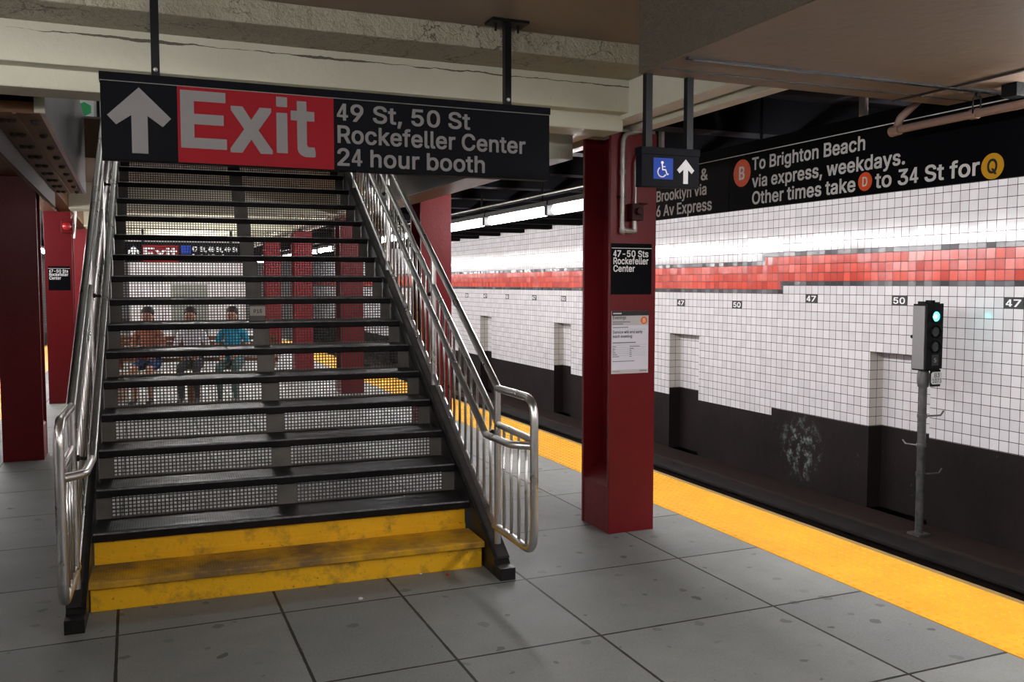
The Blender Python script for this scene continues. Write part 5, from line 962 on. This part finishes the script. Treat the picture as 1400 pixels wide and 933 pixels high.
# notice on the upper landing
nb = thing('notice_board', 'white and green notice at the top of the stairs, left of the hanging Exit sign', 'notice', (-.45, 14.38, 3.4))
MB().box(-.66, -.44, 14.37, 14.4, 3.55, 4.35).build('board', M['paleblue'], nb, bevel=.004)
MB().prism([(.0, -.10), (.09, -.05), (.09, .05), (0, .10), (-.09, .05), (-.09, -.05)], (-.56, 14.37, 4.08), FX, FZ, (0, -.004, 0)).build('emblem', M['green'], nb)
tag(MB().box(-.40, -.36, 14.36, 14.4, 3.4, 4.4).build('frame_post', M['sigdark'], loc=(-.38, 14.38, 3.4)), 'dark upright beside the white notice at the top of the stairs', 'post')

# bench with three seated people
bh = thing('bench', 'long wooden platform bench seen through the mesh of the stairs', 'bench', (.75, 13.0, 0), -.30)
MB().box(-1.1, 1.1, -.20, .22, .35, .385).build('seat', M['wood'], bh, local=True, bevel=.006)
b = MB()
for k in range(5): b.box(-1.1, 1.1, .22, .25, .52 + .075 * k, .575 + .075 * k)
b.box(-1.06, -1.0, .24, .27, .42, .88).box(1.0, 1.06, .24, .27, .42, .88).box(-.03, .03, .24, .27, .42, .88)
b.build('backrest', M['wood'], bh, local=True)
for x in (-1.0, 0, 1.0): MB().box(x - .04, x + .04, -.16, .22, 0, .35).build('leg', M['wood'], bh, local=True, bevel=.006)
for x in (-1.08, 1.08): MB().box(x - .025, x + .025, -.18, .22, .60, .64).box(x - .025, x + .025, -.16, -.12, .46, .60).build('armrest', M['wood'], bh, local=True)

SK = (0.55, 0.30, 0.20)
def person(label, loc, rz, skin, top, bottom, hair, sleeves, shorts, lean=0.0, held=None):
    sk = plain('skin_tone', skin, .5, 0, .4, .05, 6); tp = plain('shirt_cloth', top, .8, 0, .2, .1, 20); bt = plain('trouser_cloth', bottom, .8, 0, .2, .1, 20)
    sh = plain('shoe', (.05, .05, .055), .6)
    r = thing('person', label, 'person', loc, rz)
    r.scale = (.93, .93, .93)
    J = {'pel': ((0, .06, .56), .135), 'belly': ((0, .07, .72), .120), 'chest': ((0, .06 - lean * .5, .90), .140), 'sh': ((0, .05 - lean, 1.02), .085), 'neck': ((0, .04 - lean * 1.2, 1.10), .050), 'head0': ((0, .015 - lean * 1.3, 1.17), .072), 'head1': ((0, .01 - lean * 1.3, 1.26), .088), 'head2': ((0, .02 - lean * 1.3, 1.33), .062)}
    E = [('pel', 'belly'), ('belly', 'chest'), ('chest', 'sh'), ('sh', 'neck'), ('neck', 'head0'), ('head0', 'head1'), ('head1', 'head2')]
    for s, n in ((-1, 'L'), (1, 'R')):
        J['hip' + n] = ((s * .085, .03, .545), .095); J['knee' + n] = ((s * .11, -.38, .53), .062); J['calf' + n] = ((s * .11, -.37, .36), .058); J['ank' + n] = ((s * .11, -.34, .10), .038); J['heel' + n] = ((s * .11, -.35, .045), .040); J['toe' + n] = ((s * .12, -.53, .035), .034)
        J['shd' + n] = ((s * .165, .05 - lean, 1.0), .058); J['elb' + n] = ((s * .235, .0 - lean * .6, .76), .040); J['wri' + n] = ((s * .12, -.22, .68), .027); J['hand' + n] = ((s * .08, -.285, .665), .030)
        E += [('pel', 'hip' + n), ('hip' + n, 'knee' + n), ('knee' + n, 'calf' + n), ('calf' + n, 'ank' + n), ('ank' + n, 'heel' + n), ('heel' + n, 'toe' + n), ('sh', 'shd' + n), ('shd' + n, 'elb' + n), ('elb' + n, 'wri' + n), ('wri' + n, 'hand' + n)]
        for f, (dx, ln) in enumerate(((-.024, .075), (-.009, .085), (.007, .080), (.021, .062))):
            a, c_ = 'f%s%da' % (n, f), 'f%s%db' % (n, f)
            J[a] = ((s * .08 + dx, -.285 - ln * .6, .655), .0095); J[c_] = ((s * .08 + dx, -.285 - ln, .630), .008)
            E += [('hand' + n, a), (a, c_)]
        J['t%sa' % n] = ((s * .08 - s * .035, -.30, .672), .011); J['t%sb' % n] = ((s * .08 - s * .042, -.335, .665), .009)
        E += [('hand' + n, 't%sa' % n), ('t%sa' % n, 't%sb' % n)]
    keys = list(J)
    me = bpy.data.meshes.new('body')
    me.from_pydata([J[k][0] for k in keys], [(keys.index(a), keys.index(b_)) for a, b_ in E], [])
    o = bpy.data.objects.new('body', me); COL.objects.link(o)
    o.modifiers.new('skin', 'SKIN'); ss = o.modifiers.new('sub', 'SUBSURF'); ss.levels = 2; ss.render_levels = 2
    for k, sv in zip(keys, me.skin_vertices[0].data):
        sv.radius = (J[k][1], J[k][1]); sv.use_root = (k == 'pel')
    dg = bpy.context.evaluated_depsgraph_get(); dg.update()
    m2 = bpy.data.meshes.new_from_object(o.evaluated_get(dg))
    bpy.data.objects.remove(o)
    m2.materials.clear()
    for m in (sk, tp, bt, sh): m2.materials.append(m)
    for p in m2.polygons:
        x, y, z = p.center; p.use_smooth = True
        mi = 0
        if z < .085: mi = 3
        elif z < .66 and y > -.02 and abs(x) < .2: mi = 2
        elif y < -.0 and z < .62 and abs(x) < .2: mi = 2 if (not shorts or y > -.36 and z > .46) else 0
        elif z < 1.075 and (abs(x) < .16 and y > -.16): mi = 1
        elif abs(x) >= .14 and z > (.86 if not sleeves else .70): mi = 1 if z < 1.09 else 0
        if .62 < z < .72 and y < -.17: mi = 0
        p.material_index = mi
    ob = bpy.data.objects.new('body', m2); COL.objects.link(ob); ob.parent = r
    WL[ob.name] = Vector((0, 0, 0))
    hy = -lean * 1.3
    hm = MB().ball((0, .050 + hy, 1.305), .098, 18, 10, 0, (.94, .96, .95))
    if hair[1]: hm.ball((0, .09 + hy, 1.18), .085, 14, 8, 0, (.95, .55, 1.4))
    hm.build('hair', plain('hair_colour', hair[0], .55), r, local=True)
    fm = MB().ball((-.030, -.072 + hy, 1.262), .011, 8, 6).ball((.030, -.072 + hy, 1.262), .011, 8, 6)
    fm.build('eyes', M['ink'], r, local=True)
    MB().prism([(-.013, 0), (.013, 0), (.005, .045), (-.005, .045)], (0, -.070 + hy, 1.215), (1, 0, 0), (0, 0, 1), (0, -.022, 0)).build('nose', sk, r, local=True, bevel=.003)
    MB().ball((0, -.066 + hy, 1.190), .02, 10, 6, 0, (1, .4, .3)).build('mouth', plain('lip', (.35, .10, .09), .5), r, local=True)
    MB().ball((-.088, .02 + hy, 1.245), .02, 8, 6, 0, (.4, .8, 1.2)).ball((.088, .02 + hy, 1.245), .02, 8, 6, 0, (.4, .8, 1.2)).build('ears', sk, r, local=True)
    if held: MB().box(-.11, .11, -.44, -.30, .665, .80).build('bag', plain('bag_cloth', held, .7), r, local=True, bevel=.02)
    return r
ca, sa = math.cos(-.30), math.sin(-.30)
def on_bench(d): return (.75 + d * ca + .02, 13.0 + d * sa, 0)
person('person holding a red bag, leftmost on the bench behind the stairs', on_bench(-.60), -.30, SK, (.40, .16, .10), (.02, .07, .20), ((.02, .015, .012), True), False, True, .05, (.62, .015, .02))
person('person in a white shirt in the middle of the bench behind the stairs', on_bench(-.03), -.22, (.45, .25, .17), (.80, .79, .82), (.05, .05, .06), ((.03, .02, .015), False), True, False, .10)
person('dark-haired person in a bright blue top, rightmost on the bench', on_bench(.50), -.30, SK, (.02, .36, .55), (.10, .17, .16), ((.015, .012, .012), True), False, False, .0)

# ---------------------------------------------------------------- bits of litter on the slabs
def scrap(name, label, x, y, s, mat):
    mb = MB(); n = 7
    k = len(mb.v)
    pts = [(x + s * random.uniform(.6, 1) * math.cos(2 * math.pi * i / n), y + s * random.uniform(.5, .9) * math.sin(2 * math.pi * i / n)) for i in range(n)]
    mb.v += [(a, c_, .001) for a, c_ in pts] + [(a * 1.0, c_, random.uniform(.004, .009)) for a, c_ in pts]
    mb.face(list(range(k, k + n))[::-1]); mb.face(range(k + n, k + 2 * n))
    for i in range(n): mb.face((k + i, k + (i + 1) % n, k + n + (i + 1) % n, k + n + i))
    return tag(mb.build(name, mat, loc=(x, y, 0)), label, 'litter')
scrap('paper_scrap', 'tiny white paper scrap on the slabs before the yellow step', 1.03, 4.44, .016, M['scrap'])
scrap('plastic_scrap', 'tiny bright red scrap on the slabs near the right foot of the stairs', 1.56, 4.63, .010, M['scrapred'])
scrap('paper_scrap', 'tiny white scrap right against the yellow bottom step', 1.43, 4.70, .010, M['scrap'])
